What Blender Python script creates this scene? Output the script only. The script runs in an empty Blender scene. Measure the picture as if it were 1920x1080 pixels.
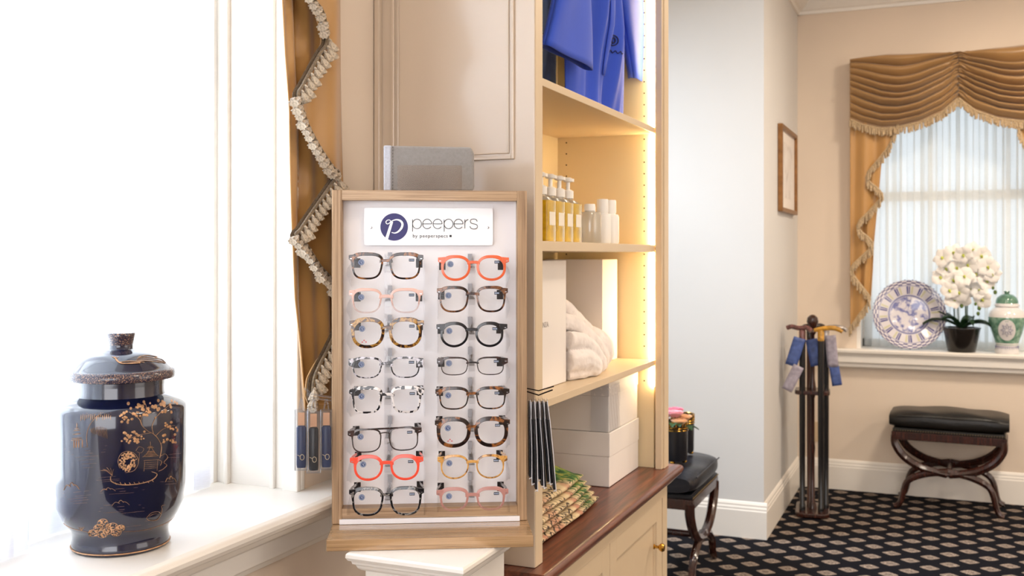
import bpy, bmesh, math, random
from mathutils import Vector, Matrix
random.seed(7)
PI = math.pi
S = bpy.context.scene
COL = S.collection
# ------------------------------------------------------------------ camera, world, light
YAW = math.radians(23); FPX = 1900.0; EYE = 1.35
cd = bpy.data.cameras.new('camera'); cam = bpy.data.objects.new('camera', cd); COL.objects.link(cam)
cam.location = (0, 0, EYE); cam.rotation_euler = (PI/2, 0, YAW)
cd.sensor_width = 36; cd.lens = FPX/1920*36; cd.shift_y = -62/1920; cd.clip_start = .02
cd.dof.use_dof = True; cd.dof.focus_distance = 1.68; cd.dof.aperture_fstop = 9.0
S.camera = cam
S.view_settings.view_transform = 'Standard'; S.view_settings.look = 'None'
S.view_settings.exposure = 0.07; S.view_settings.gamma = 1.0; S.view_settings.use_curve_mapping = False
w = bpy.data.worlds.new('sky'); S.world = w; w.use_nodes = True
bg = w.node_tree.nodes['Background']; bg.inputs[0].default_value = (.88, .94, 1, 1); bg.inputs[1].default_value = 1.0
def area(name, loc, rot, sx, sy, power, col, portal=False):
    l = bpy.data.lights.new(name, 'AREA'); l.shape = 'RECTANGLE'; l.size = sx; l.size_y = sy
    l.energy = power; l.color = col
    if portal: l.cycles.is_portal = True
    o = bpy.data.objects.new(name, l); COL.objects.link(o); o.location = loc; o.rotation_euler = rot
    return o
DAY = (.86, .93, 1.0); WARM = (1.0, .86, .70)
# daylight entering by the shop's windows (left, far, the alcove behind the bookcase); rear and right panels are added fill
area('daylight_left', (-1.42, .75, 1.75), (0, -PI/2, 0), 1.75, 1.5, 85, DAY)
area('daylight_far', (.14, 6.60, 1.7), (-PI/2, 0, 0), 1.3, 1.8, 7.5, DAY)
area('daylight_alcove', (-2.85, 3.85, 2.68), (0, -math.radians(65), 0), .8, 1.3, 132, (.73, .86, 1.0))
area('fill_rear', (.1, -2.85, 1.6), (PI/2, 0, 0), 3.2, 1.9, 92, (.93, .95, 1.0))  # added soft fill out of view; the wall behind it has no window
area('fill_right', (3.1, 1.4, 1.6), (0, PI/2, 0), 1.9, 2.0, 24, (1, .96, .93))  # added unseen fill from the right, in front of a closed wall
for lx, ly in ((.6, .9), (.6, 2.8), (.7, 4.7), (2.2, 2.0), (2.2, 4.6), (-.4, 3.6)):
    area('ceiling_lamp', (lx, ly, 2.84), (0, 0, 0), .35, .35, 34 if ly > 4 else 11, WARM)

# ------------------------------------------------------------------ materials
def lin(h):
    h = h.lstrip('#'); v = [int(h[i:i+2], 16)/255 for i in (0, 2, 4)]
    return tuple(x/12.92 if x <= .04045 else ((x+.055)/1.055)**2.4 for x in v)+(1,)
def newmat(name):
    m = bpy.data.materials.new(name); m.use_nodes = True
    nt = m.node_tree; return m, nt, nt.nodes['Principled BSDF']
def N(nt, t, **kw):
    n = nt.nodes.new(t)
    for k, v in kw.items():
        if hasattr(n, k): setattr(n, k, v)
        else: n.inputs[k].default_value = v
    return n
def L(nt, a, b): nt.links.new(a, b)
def coords(nt, scale=(1, 1, 1), rot=(0, 0, 0), loc=(0, 0, 0)):
    tc = N(nt, 'ShaderNodeTexCoord'); mp = N(nt, 'ShaderNodeMapping')
    mp.inputs['Scale'].default_value = scale; mp.inputs['Rotation'].default_value = rot; mp.inputs['Location'].default_value = loc
    L(nt, tc.outputs['Object'], mp.inputs[0]); return mp.outputs[0]
def ramp(nt, fac, stops, interp='LINEAR'):
    r = N(nt, 'ShaderNodeValToRGB'); cr = r.color_ramp; cr.interpolation = interp
    while len(cr.elements) < len(stops): cr.elements.new(.5)
    for e, (p, c) in zip(cr.elements, stops): e.position = p; e.color = lin(c) if isinstance(c, str) else c
    L(nt, fac, r.inputs[0]); return r.outputs[0]
def bump(nt, p, h, strength, dist=.001):
    b = N(nt, 'ShaderNodeBump'); b.inputs['Strength'].default_value = strength; b.inputs['Distance'].default_value = dist
    L(nt, h, b.inputs['Height']); L(nt, b.outputs[0], p.inputs['Normal'])
def pm(name, col, rough=.5, metal=0, var=0, vs=8, bs=0, bsc=200, coat=0, sheen=0, trans=0, ior=1.45, alpha=1, bd=.001):
    m, nt, p = newmat(name)
    p.inputs['Base Color'].default_value = lin(col); p.inputs['Roughness'].default_value = rough; p.inputs['Metallic'].default_value = metal
    p.inputs['Coat Weight'].default_value = coat; p.inputs['Coat Roughness'].default_value = .05
    p.inputs['Sheen Weight'].default_value = sheen; p.inputs['Transmission Weight'].default_value = trans; p.inputs['IOR'].default_value = ior
    p.inputs['Alpha'].default_value = alpha
    v = coords(nt)
    if var:
        n = N(nt, 'ShaderNodeTexNoise', Scale=vs, Detail=4.0); L(nt, v, n.inputs['Vector'])
        c = lin(col); d = tuple(min(1, x*(1+var)) for x in c[:3])+(1,); e = tuple(x*(1-var) for x in c[:3])+(1,)
        L(nt, ramp(nt, n.outputs[0], [(.3, e), (.7, d)]), p.inputs['Base Color'])
    if bs:
        n = N(nt, 'ShaderNodeTexNoise', Scale=bsc, Detail=3.0); L(nt, v, n.inputs['Vector']); bump(nt, p, n.outputs[0], bs, bd)
    return m
def wood(name, a, b, c, axis='Z', scale=22, rough=.4, coat=0):
    m, nt, p = newmat(name)
    sc = {'Z': (scale, scale, .9), 'X': (.9, scale, scale), 'Y': (scale, .9, scale)}[axis]
    v = coords(nt, sc)
    n = N(nt, 'ShaderNodeTexNoise', Scale=5.0, Detail=6.0, Roughness=.65, Distortion=.4); L(nt, v, n.inputs['Vector'])
    L(nt, ramp(nt, n.outputs[0], [(.3, a), (.5, b), (.7, c)]), p.inputs['Base Color'])
    p.inputs['Roughness'].default_value = rough; p.inputs['Coat Weight'].default_value = coat; p.inputs['Coat Roughness'].default_value = .08
    bump(nt, p, n.outputs[0], .15, .0005)
    return m
def clear(name, tint=(1, 1, 1, 1), gl=.10, rough=.03, body=0, bodycol='#ffffff', fk=.7):
    m, nt, p = newmat(name); nt.nodes.remove(p)
    out = nt.nodes['Material Output']
    t = N(nt, 'ShaderNodeBsdfTransparent'); t.inputs[0].default_value = tint
    g = N(nt, 'ShaderNodeBsdfGlossy'); g.inputs['Roughness'].default_value = rough
    fr = N(nt, 'ShaderNodeLayerWeight'); fr.inputs[0].default_value = .25
    mth = N(nt, 'ShaderNodeMath', operation='MULTIPLY_ADD'); mth.inputs[1].default_value = fk; mth.inputs[2].default_value = gl*.3
    L(nt, fr.outputs['Fresnel'], mth.inputs[0])
    mx = N(nt, 'ShaderNodeMixShader'); L(nt, mth.outputs[0], mx.inputs[0]); L(nt, t.outputs[0], mx.inputs[1]); L(nt, g.outputs[0], mx.inputs[2])
    last = mx.outputs[0]
    if body:
        d = N(nt, 'ShaderNodeBsdfTranslucent'); d.inputs[0].default_value = lin(bodycol)
        d2 = N(nt, 'ShaderNodeBsdfDiffuse'); d2.inputs[0].default_value = lin(bodycol)
        a = N(nt, 'ShaderNodeMixShader'); a.inputs[0].default_value = .5; L(nt, d.outputs[0], a.inputs[1]); L(nt, d2.outputs[0], a.inputs[2])
        b = N(nt, 'ShaderNodeMixShader'); b.inputs[0].default_value = body; L(nt, last, b.inputs[1]); L(nt, a.outputs[0], b.inputs[2]); last = b.outputs[0]
    L(nt, last, out.inputs[0]); return m
def sheer_mat(name, col, op):
    m, nt, p = newmat(name); nt.nodes.remove(p); out = nt.nodes['Material Output']
    t = N(nt, 'ShaderNodeBsdfTransparent'); tl = N(nt, 'ShaderNodeBsdfTranslucent'); df = N(nt, 'ShaderNodeBsdfDiffuse')
    tl.inputs[0].default_value = lin(col); df.inputs[0].default_value = lin(col)
    a = N(nt, 'ShaderNodeMixShader'); a.inputs[0].default_value = .45; L(nt, tl.outputs[0], a.inputs[1]); L(nt, df.outputs[0], a.inputs[2])
    wv = N(nt, 'ShaderNodeTexNoise', Scale=60.0, Detail=2.0); L(nt, coords(nt, (1, 1, 14)), wv.inputs['Vector'])
    mr = N(nt, 'ShaderNodeMapRange'); mr.inputs[3].default_value = op-.06; mr.inputs[4].default_value = op+.06
    L(nt, wv.outputs[0], mr.inputs[0])
    b = N(nt, 'ShaderNodeMixShader'); L(nt, mr.outputs[0], b.inputs[0]); L(nt, t.outputs[0], b.inputs[1]); L(nt, a.outputs[0], b.inputs[2])
    L(nt, b.outputs[0], out.inputs[0]); return m
def tortoise(name, stops, scale=90, rough=.15, stretch=(1, 1, 1)):
    m, nt, p = newmat(name)
    n = N(nt, 'ShaderNodeTexNoise', Scale=scale, Detail=1.5, Distortion=.6); L(nt, coords(nt, stretch, loc=(scale, 3, 1)), n.inputs['Vector'])
    L(nt, ramp(nt, n.outputs[0], stops), p.inputs['Base Color']); p.inputs['Roughness'].default_value = rough
    p.inputs['Coat Weight'].default_value = .3
    return m
def emit(name, col, s):
    m, nt, p = newmat(name); p.inputs['Base Color'].default_value = (0, 0, 0, 1)
    p.inputs['Emission Color'].default_value = lin(col); p.inputs['Emission Strength'].default_value = s; return m
def fabric(name, col, rough=.55, sheen=.3, weave=900, var=.12, bs=.35, vs=6):
    m, nt, p = newmat(name)
    v = coords(nt); n = N(nt, 'ShaderNodeTexNoise', Scale=vs, Detail=5.0); L(nt, v, n.inputs['Vector'])
    c = lin(col); d = tuple(min(1, x*(1+var)) for x in c[:3])+(1,); e = tuple(x*(1-var) for x in c[:3])+(1,)
    L(nt, ramp(nt, n.outputs[0], [(.3, e), (.7, d)]), p.inputs['Base Color'])
    p.inputs['Roughness'].default_value = rough; p.inputs['Sheen Weight'].default_value = sheen
    n2 = N(nt, 'ShaderNodeTexNoise', Scale=weave, Detail=1.0); L(nt, v, n2.inputs['Vector']); bump(nt, p, n2.outputs[0], bs, .0005)
    return m
def carpet_mat():
    m, nt, p = newmat('carpet')
    tc = N(nt, 'ShaderNodeTexCoord'); sp = N(nt, 'ShaderNodeSeparateXYZ'); L(nt, tc.outputs['Object'], sp.inputs[0])
    def M(op, a, b=None, c=None):
        n = N(nt, 'ShaderNodeMath', operation=op)
        for i, x in enumerate((a, b, c)):
            if x is None: continue
            if isinstance(x, (int, float)): n.inputs[i].default_value = x
            else: L(nt, x, n.inputs[i])
        return n.outputs[0]
    PX, PY = .1605, .1645
    x = M('DIVIDE', M('ADD', sp.outputs[0], .13), PX); y = M('DIVIDE', M('SUBTRACT', sp.outputs[1], 4.81), PY)
    def cell(off):
        fx = M('SUBTRACT', M('FRACT', M('ADD', x, .5+off)), .5); fy = M('SUBTRACT', M('FRACT', M('ADD', y, .5+off)), .5)
        return fx, fy
    outs = []
    for off in (0, .5):
        fx, fy = cell(off)
        ax = M('MULTIPLY', M('ABSOLUTE', fx), PX); ay = M('MULTIPLY', M('ABSOLUTE', fy), PY)
        d = M('ADD', M('DIVIDE', M('POWER', ax, 1.2), .041**1.2), M('DIVIDE', M('POWER', ay, 1.2), .036**1.2))      # 1 at the medallion's rim
        outs.append((d, ax, ay))
    dmin = M('MINIMUM', outs[0][0], outs[1][0])
    vor = N(nt, 'ShaderNodeTexVoronoi', Scale=95.0); L(nt, tc.outputs['Object'], vor.inputs['Vector'])
    noi = N(nt, 'ShaderNodeTexNoise', Scale=350.0, Detail=2.0); L(nt, tc.outputs['Object'], noi.inputs['Vector'])
    inside = M('LESS_THAN', dmin, 1.0)
    # woven flower inside: rings of the medallion broken by small dark tufts
    tuft = M('GREATER_THAN', vor.outputs['Distance'], .33)
    ringd = M('LESS_THAN', M('ABSOLUTE', M('SUBTRACT', dmin, .22)), .09)
    dark = M('MAXIMUM', M('MULTIPLY', tuft, .65), ringd)
    tan = ramp(nt, noi.outputs[0], [(.3, '#8d7b6c'), (.7, '#d2c0ae')])
    mx = N(nt, 'ShaderNodeMix', data_type='RGBA'); L(nt, M('MULTIPLY', dark, .8), mx.inputs[0]); L(nt, tan, mx.inputs[6]); mx.inputs[7].default_value = lin('#3a2f30')
    gr = ramp(nt, noi.outputs[0], [(.3, '#0b0b10'), (.7, '#17171f')])
    # small lozenge between the medallions
    m2 = N(nt, 'ShaderNodeMix', data_type='RGBA'); L(nt, inside, m2.inputs[0]); L(nt, gr, m2.inputs[6]); L(nt, mx.outputs[2], m2.inputs[7])
    L(nt, m2.outputs[2], p.inputs['Base Color']); p.inputs['Roughness'].default_value = .95; p.inputs['Specular IOR Level'].default_value = .1
    bump(nt, p, noi.outputs[0], .8, .004)
    return m

M_WALL = pm('wall_paint', '#e3d2bf', .75, var=.02, vs=2, bs=.08, bsc=500)
M_PILLAR = pm('pillar_paint', '#d9d7d4', .7, var=.015, vs=2, bs=.08, bsc=500)
M_WHITE = pm('white_trim_paint', '#efe9e0', .35, var=.015, vs=3)
M_CEIL = pm('ceiling_paint', '#efe4d6', .8)
M_CARPET = carpet_mat()
M_CAB = pm('cabinet_paint', '#d8c2a2', .42, var=.02, vs=3)
M_CABSIDE = pm('cabinet_side_paint', '#cfbca6', .28, var=.01, vs=3, coat=.7)
M_CABSIDE.node_tree.nodes['Principled BSDF'].inputs['Coat Roughness'].default_value = .13
M_CABIN = pm('cabinet_inside_paint', '#e3cfa6', .5)
M_TOP = wood('worktop_wood', '#3a1b10', '#663321', '#8a4b30', 'Y', 14, .38, .25)
M_OAK_V = wood('oak_vertical', '#7e6044', '#ab8a67', '#c6a681', 'Z', 60, .5)
M_OAK_H = wood('oak_horizontal', '#7e6044', '#ab8a67', '#c9aa86', 'X', 60, .45, .15)
M_BOARD = pm('display_board_white', '#f4f0f1', .45)
M_SIGN = pm('sign_white', '#fbfafa', .25, coat=.3)
M_NAVY = pm('logo_navy', '#2f2a68', .4)
M_INK = pm('ink_black', '#1a1a1c', .5)
M_CLEAR = clear('clear_acrylic', (.992, .992, .995, 1), gl=.04, fk=.45)
M_LENS = clear('lens', (.975, .975, .975, 1), gl=.0, fk=.35)
M_GLASS = clear('window_glass', (.97, .99, 1, 1), gl=.1)
M_PLASTIC = clear('clear_sleeve', (.94, .95, .97, 1), gl=.06, rough=.1, body=.05, bodycol='#dfe4ee')
M_FELT = fabric('grey_felt', '#8b8580', .9, .4, 500, .07, .2, 250)
M_BLACK = pm('black_plastic', '#141316', .3)
M_GOLD = pm('brass', '#c99a45', .22, 1)
M_GOLDSATIN = fabric('gold_satin', '#b98a4c', .36, .5, 500, .10, .2, 3)
M_VALANCE = fabric('gold_satin_valance', '#a47d4c', .32, .3, 500, .10, .2, 3)
M_GOLDFRINGE = fabric('gold_fringe', '#b39a76', .6, .4, 500, .35, .5, 160)
M_FRINGE = fabric('taupe_fringe', '#b09d84', .65, .5, 900, .5, .6, 260)
M_CORD = fabric('twisted_cord', '#6f5c42', .6, .3, 500, .5, .5, 300)
M_SHEER = sheer_mat('sheer_voile', '#f6f7fc', .66)
M_SHEER2 = sheer_mat('sheer_voile_far', '#f3f4f2', .62)
M_WHITEBOX = pm('white_card', '#efe8e2', .5, var=.02, vs=5)
M_LACQ = pm('navy_lacquer', '#10142e', .16, var=.15, vs=4, coat=.9)
M_GILT = pm('painted_gilt', '#bd9068', .42, .35, var=.35, vs=120)
M_MAHOG = wood('dark_mahogany', '#180a07', '#32160f', '#4a2418', 'Z', 18, .25, .4)
M_LEATHER = pm('black_leather', '#15120f', .36, var=.2, vs=8, bs=.3, bsc=60, bd=.004)
M_NAVYLEATHER = pm('navy_leather', '#14161f', .34, var=.2, vs=8, bs=.3, bsc=60, bd=.004)
M_LED = emit('led_strip', '#ffe2ae', 48)
M_TOWEL = fabric('white_plush', '#f0e6df', .95, .6, 500, .06, 1.0, 30)
M_SILVER = pm('chrome', '#c9c9cf', .2, 1)

# ------------------------------------------------------------------ mesh helpers
MW = {}
def mat4(loc, rz=0, rx=0, ry=0):
    return Matrix.Translation(Vector(loc)) @ Matrix.Rotation(rz, 4, 'Z') @ Matrix.Rotation(ry, 4, 'Y') @ Matrix.Rotation(rx, 4, 'X')
def tag(o, label=None, cat=None, group=None, kind=None):
    if label: o['label'] = label
    if cat: o['category'] = cat
    if group: o['group'] = group
    if kind: o['kind'] = kind
    return o
def thing(name, label, cat, loc, rz=0, group=None, kind=None):
    o = bpy.data.objects.new(name, None); COL.objects.link(o); o.empty_display_size = .05
    o.location = loc; o.rotation_euler = (0, 0, rz); MW[o] = mat4(loc, rz)
    return tag(o, label, cat, group, kind)
def obj(name, bm, mats, parent=None, world=False, smooth=False, bev=0, sub=0, solid=0, auto=None, ang=35):
    """link a bmesh as one mesh object. world=True: coordinates are world ones, moved into the parent's frame"""
    if not isinstance(mats, (list, tuple)): mats = [mats]
    bmesh.ops.recalc_face_normals(bm, faces=bm.faces[:])
    me = bpy.data.meshes.new(name); bm.to_mesh(me); bm.free()
    for m in mats: me.materials.append(m)
    o = bpy.data.objects.new(name, me); COL.objects.link(o)
    if parent is not None:
        o.parent = parent; MW[o] = MW[parent]
        if world: me.transform(MW[parent].inverted())
    else:
        xs = [v.co for v in me.vertices]
        c = Vector(((min(v.x for v in xs)+max(v.x for v in xs))/2, (min(v.y for v in xs)+max(v.y for v in xs))/2, min(v.z for v in xs)))
        me.transform(Matrix.Translation(-c)); o.location = c; MW[o] = Matrix.Translation(c)
    if smooth:
        for p in me.polygons: p.use_smooth = True
        if auto is not None or not sub:
            for e in me.edges: pass
            me.set_sharp_from_angle(angle=math.radians(ang))
    if solid:
        md = o.modifiers.new('thickness', 'SOLIDIFY'); md.thickness = solid; md.offset = 0
    if bev:
        md = o.modifiers.new('bevel', 'BEVEL'); md.width = bev; md.segments = 2; md.limit_method = 'ANGLE'; md.angle_limit = math.radians(40)
    if sub:
        md = o.modifiers.new('sub', 'SUBSURF'); md.levels = sub; md.render_levels = sub
    return o
def nb(): return bmesh.new()
def box(bm, x0, x1, y0, y1, z0, z1, mi=0, M=None):
    vs = [bm.verts.new((x, y, z)) for z in (z0, z1) for y in (y0, y1) for x in (x0, x1)]
    if M is not None:
        for v in vs: v.co = M @ v.co
    for f in ((0, 2, 3, 1), (4, 5, 7, 6), (0, 1, 5, 4), (2, 6, 7, 3), (0, 4, 6, 2), (1, 3, 7, 5)):
        bm.faces.new([vs[i] for i in f]).material_index = mi
def lathe(bm, prof, c=(0, 0, 0), seg=48, mi=0, cap=True, sx=1, sy=1):
    rings = []
    for r, z in prof:
        if r < 1e-5: rings.append([bm.verts.new((c[0], c[1], c[2]+z))])
        else: rings.append([bm.verts.new((c[0]+r*sx*math.cos(2*PI*i/seg), c[1]+r*sy*math.sin(2*PI*i/seg), c[2]+z)) for i in range(seg)])
    for a, b in zip(rings, rings[1:]):
        for i in range(seg):
            j = (i+1) % seg
            if len(a) == 1 and len(b) == 1: continue
            f = [a[0], b[j], b[i]] if len(a) == 1 else [a[i], a[j], b[0]] if len(b) == 1 else [a[i], a[j], b[j], b[i]]
            bm.faces.new(f).material_index = mi
    if cap:
        for r in (rings[0], rings[-1]):
            if len(r) > 2: bm.faces.new(r).material_index = mi
def tube(bm, pts, rad, seg=8, mi=0, flat=1.0, closed=False, up=Vector((0, 0, 1))):
    pts = [Vector(p) for p in pts]; n = len(pts)
    rs = rad if isinstance(rad, (list, tuple)) else [rad]*n
    rings = []; side = None
    for i, p in enumerate(pts):
        a = pts[i-1] if (i > 0 or closed) else p; b = pts[(i+1) % n] if (i < n-1 or closed) else p
        t = (b-a).normalized() if (b-a).length > 1e-9 else Vector((0, 0, 1))
        if side is None:
            side = t.cross(up)
            if side.length < 1e-3: side = t.cross(Vector((0, 1, 0)))
        side = (side-t*side.dot(t))
        if side.length < 1e-6: side = t.orthogonal()
        side.normalize(); u2 = t.cross(side).normalized()
        rings.append([bm.verts.new(p+side*rs[i]*math.cos(2*PI*k/seg)+u2*rs[i]*flat*math.sin(2*PI*k/seg)) for k in range(seg)])
    pr = list(zip(rings, rings[1:]))
    if closed: pr.append((rings[-1], rings[0]))
    for a, b in pr:
        for k in range(seg):
            j = (k+1) % seg; bm.faces.new([a[k], a[j], b[j], b[k]]).material_index = mi
    if not closed:
        for r in (rings[0], rings[-1]): bm.faces.new(r).material_index = mi
def sphere(bm, c, r, seg=12, rings=8, mi=0, s=(1, 1, 1)):
    prof = []
    for i in range(rings+1):
        a = -PI/2+PI*i/rings; prof.append((max(0, math.cos(a)*r) if 0 < i < rings else 0, math.sin(a)*r*s[2]))
    lathe(bm, prof, c, seg, mi, False, s[0], s[1])
def grid(bm, nu, nv, fn, mi=0):
    g = [[bm.verts.new(fn(i/nu, j/nv)) for j in range(nv+1)] for i in range(nu+1)]
    for i in range(nu):
        for j in range(nv):
            f = bm.faces.new([g[i][j], g[i+1][j], g[i+1][j+1], g[i][j+1]]); f.material_index = mi
    return g
def prism(bm, poly, fn, d, mi=0):
    """poly: 2-D points; fn(a, b, depth) -> 3-D; extruded from depth 0 to d"""
    a = [bm.verts.new(fn(x, y, 0)) for x, y in poly]; b = [bm.verts.new(fn(x, y, d)) for x, y in poly]
    n = len(poly)
    bm.faces.new(a).material_index = mi; bm.faces.new(list(reversed(b))).material_index = mi
    for i in range(n):
        j = (i+1) % n; bm.faces.new([a[i], b[i], b[j], a[j]]).material_index = mi
def profile_x(bm, prof, y_of, x0, x1, mi=0):
    """sweep a (depth, z) moulding profile along X"""
    prism(bm, prof, lambda a, b, d: (x0+d, y_of(a), b), x1-x0, mi)
def profile_y(bm, prof, x_of, y0, y1, mi=0):
    prism(bm, prof, lambda a, b, d: (x_of(a), y0+d, b), y1-y0, mi)
def rbox(bm, x0, x1, y0, y1, z0, z1, r, mi=0, M=None):
    """box with rounded vertical corners"""
    pts = []
    for cx, cy, a0 in ((x1-r, y1-r, 0), (x0+r, y1-r, PI/2), (x0+r, y0+r, PI), (x1-r, y0+r, 3*PI/2)):
        for k in range(5): a = a0+k*PI/8; pts.append((cx+r*math.cos(a), cy+r*math.sin(a)))
    f = (lambda a, b, d: M @ Vector((a, b, z0+d))) if M is not None else (lambda a, b, d: (a, b, z0+d))
    prism(bm, pts, f, z1-z0, mi)
def smoothline(pts, n=6):
    """Catmull-Rom through the points"""
    P = [Vector(p) for p in pts]; out = []
    for i in range(len(P)-1):
        p0 = P[max(0, i-1)]; p1 = P[i]; p2 = P[i+1]; p3 = P[min(len(P)-1, i+2)]
        for k in range(n):
            t = k/n
            out.append(.5*((2*p1)+(p2-p0)*t+(2*p0-5*p1+4*p2-p3)*t*t+(3*p1-p0-3*p2+p3)*t**3))
    out.append(P[-1]); return out
def lerp(a, b, t): return a+(b-a)*t
def interp(tab, x):
    if x <= tab[0][0]: return tab[0][1]
    for (a, b), (c, d) in zip(tab, tab[1:]):
        if x <= c: return b+(d-b)*(x-a)/(c-a)
    return tab[-1][1]
def text_bm(bm, s, size, fn, depth=.0006, mi=0, spacing=1.0):
    cu = bpy.data.curves.new('t', 'FONT'); cu.body = s; cu.size = size; cu.extrude = depth/2; cu.space_character = spacing; cu.resolution_u = 3
    o = bpy.data.objects.new('t', cu); COL.objects.link(o)
    dg = bpy.context.evaluated_depsgraph_get(); me = bpy.data.meshes.new_from_object(o.evaluated_get(dg))
    k = len(bm.verts); nf = len(bm.faces); bm.from_mesh(me); bm.verts.ensure_lookup_table(); bm.faces.ensure_lookup_table()
    for v in bm.verts[k:]: v.co = Vector(fn(v.co.x, v.co.y, v.co.z))
    for f in bm.faces[nf:]: f.material_index = mi
    bpy.data.objects.remove(o); bpy.data.curves.remove(cu); bpy.data.meshes.remove(me)
# photo measurement -> world point on a real surface
CY, SY = math.cos(YAW), math.sin(YAW)
def ray(u, v):
    x = (u-960)/FPX; return Vector((-SY+CY*x, CY+SY*x, (478-v)/FPX))
def onx(u, v, X): r = ray(u, v); t = X/r.x; return Vector((X, r.y*t, EYE+r.z*t))
def ony(u, v, Y): r = ray(u, v); t = Y/r.y; return Vector((r.x*t, Y, EYE+r.z*t))
def onz(u, v, Z): r = ray(u, v); t = (Z-EYE)/r.z; return Vector((r.x*t, r.y*t, Z))
def ond(u, v, d): r = ray(u, v); return Vector((r.x*d, r.y*d, EYE+r.z*d))

# ================================================================== THE ROOM
XW = -1.05          # left wall plane
XP = -.78           # side of the pillar
YP = 4.90           # front of the pillar
YF = 6.12           # far wall
ZC = 2.88
def struct(name, bm, m, **k):
    o = obj(name, bm, m, **k); o['kind'] = 'structure'; return o
bm = nb(); box(bm, -2.2, 3.3, -3.1, 6.5, -.06, 0); struct('floor', bm, M_CARPET)
bpy.data.objects['floor'].data.transform(Matrix.Translation(bpy.data.objects['floor'].location)); bpy.data.objects['floor'].location = (0, 0, 0)
bm = nb(); box(bm, -2.2, 3.3, -3.1, 6.5, ZC, ZC+.06); struct('ceiling', bm, M_CEIL)
# left wall with window opening Y .05..1.52, Z .93..2.6
WY0, WY1, WZ0, WZ1 = .02, 1.52, .93, 2.62
bm = nb()
box(bm, XW-.30, XW, -3.0, WY0, 0, ZC); box(bm, XW-.30, XW, WY1, 2.86, 0, ZC)
box(bm, XW-.30, XW, WY0, WY1, 0, WZ0-.045); box(bm, XW-.30, XW, WY0, WY1, WZ1, ZC)
struct('wall_left', bm, M_WALL)
# alcove beyond the bookcase (opening for its window in the left side)
bm = nb(); box(bm, -2.1, -2.0, 2.86, 3.2, 0, ZC); box(bm, -2.1, -2.0, 4.5, YP, 0, ZC); box(bm, -2.1, -2.0, 3.2, 4.5, 0, .8); box(bm, -2.1, -2.0, 3.2, 4.5, 2.5, ZC)
box(bm, -2.1, XW-.30, 2.76, 2.86, 0, ZC)
struct('wall_alcove', bm, M_PILLAR)
bm = nb(); box(bm, -2.1, XP, YP, YF+.02, 0, ZC); struct('wall_pillar', bm, M_PILLAR)
# far wall with window opening
FX0, FX1, FZ0, FZ1 = -.45, .73, .80, 2.42
bm = nb()
box(bm, XP, FX0, YF, YF+.26, 0, ZC); box(bm, FX1, 3.2, YF, YF+.26, 0, ZC)
box(bm, FX0, FX1, YF, YF+.26, 0, FZ0-.03); box(bm, FX0, FX1, YF, YF+.26, FZ1, ZC)
struct('wall_back', bm, M_WALL)
bm = nb(); box(bm, 3.2, 3.3, -3.1, 6.3, 0, ZC); struct('wall_right', bm, M_WALL)
bm = nb(); box(bm, -2.2, 3.3, -3.1, -3.0, 0, ZC); struct('wall_front', bm, M_WALL)
# baseboards: (projection, z)
BB = [(0, 0), (.016, 0), (.016, .128), (.013, .134), (.013, .142), (.009, .150), (.009, .158), (.004, .168), (0, .172)]
bm = nb(); profile_x(bm, BB, lambda a: YP-a, -2.0, XP+.016)
struct('baseboard_pillar', bm, M_WHITE)
bm = nb(); profile_y(bm, BB, lambda a: XP+a, YP, YF); struct('baseboard_side', bm, M_WHITE)
bm = nb(); profile_x(bm, BB, lambda a: YF-a, XP+.016, 3.2); struct('baseboard_back', bm, M_WHITE)
CR = [(0, 2.752), (.012, 2.752), (.016, 2.768), (.03, 2.775), (.055, 2.80), (.085, 2.835), (.10, 2.842), (.105, 2.856), (.125, 2.862), (.125, ZC), (0, ZC)]
bm = nb(); profile_x(bm, CR, lambda a: YF-a, XP, 3.2); profile_y(bm, CR, lambda a: XP+a, YP-.10, YF)
struct('trim_1', bm, M_WHITE)
# ---- left window: reveal lining, sash, glass, sill
wl = thing('window_1', None, None, (XW-.2, (WY0+WY1)/2, WZ0), kind='structure')
bm = nb()
box(bm, XW-.29, XW+.004, WY1-.012, WY1, WZ0, WZ1); box(bm, XW-.29, XW, WY0, WY0+.012, WZ0, WZ1); box(bm, XW-.29, XW, WY0, WY1, WZ1-.012, WZ1)
for xa, xb, p in ((-.235, -.215, .03), (-.195, -.18, .018), (-.16, -.15, .010), (-.06, -.05, .008), (-.03, .004, .012)):
    box(bm, XW+xa, XW+xb, WY1-.012-p, WY1-.011, WZ0, WZ1)
obj('jamb', bm, M_WHITE, wl, world=True, bev=.003)
bm = nb(); xs0, xs1 = XW-.29, XW-.25
for y in (WY0+.03, .77, WY1-.03): box(bm, xs0, xs1, y-.03, y+.03, WZ0, WZ1)
for y in (.39, 1.14): box(bm, xs0+.01, xs1-.01, y-.011, y+.011, WZ0, WZ1)
for z in (WZ0+.03, WZ1-.03, 1.74): box(bm, xs0, xs1, WY0, WY1, z-.03, z+.03)
for z in (1.32, 2.16): box(bm, xs0+.01, xs1-.01, WY0, WY1, z-.011, z+.011)
obj('sash', bm, M_WHITE, wl, world=True, bev=.003)
bm = nb(); box(bm, XW-.272, XW-.268, WY0, WY1, WZ0, WZ1); obj('glass', bm, M_GLASS, wl, world=True)
XS = -.967
bm = nb()
profile_y(bm, [(XW-.29, .932), (XS-.010, .932), (XS-.003, .929), (XS, .922), (XS-.002, .914), (XS-.012, .911), (XS-.016, .904), (XS-.026, .898), (XS-.034, .888), (XW-.29, .888)], lambda a: a, -.05, 1.70)
profile_y(bm, [(XW+.001, .888), (XW+.030, .888), (XW+.028, .878), (XW+.018, .872), (XW+.018, .842), (XW+.010, .838), (XW+.006, .828), (XW+.001, .826)], lambda a: a, -.03, 1.68)
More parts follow.
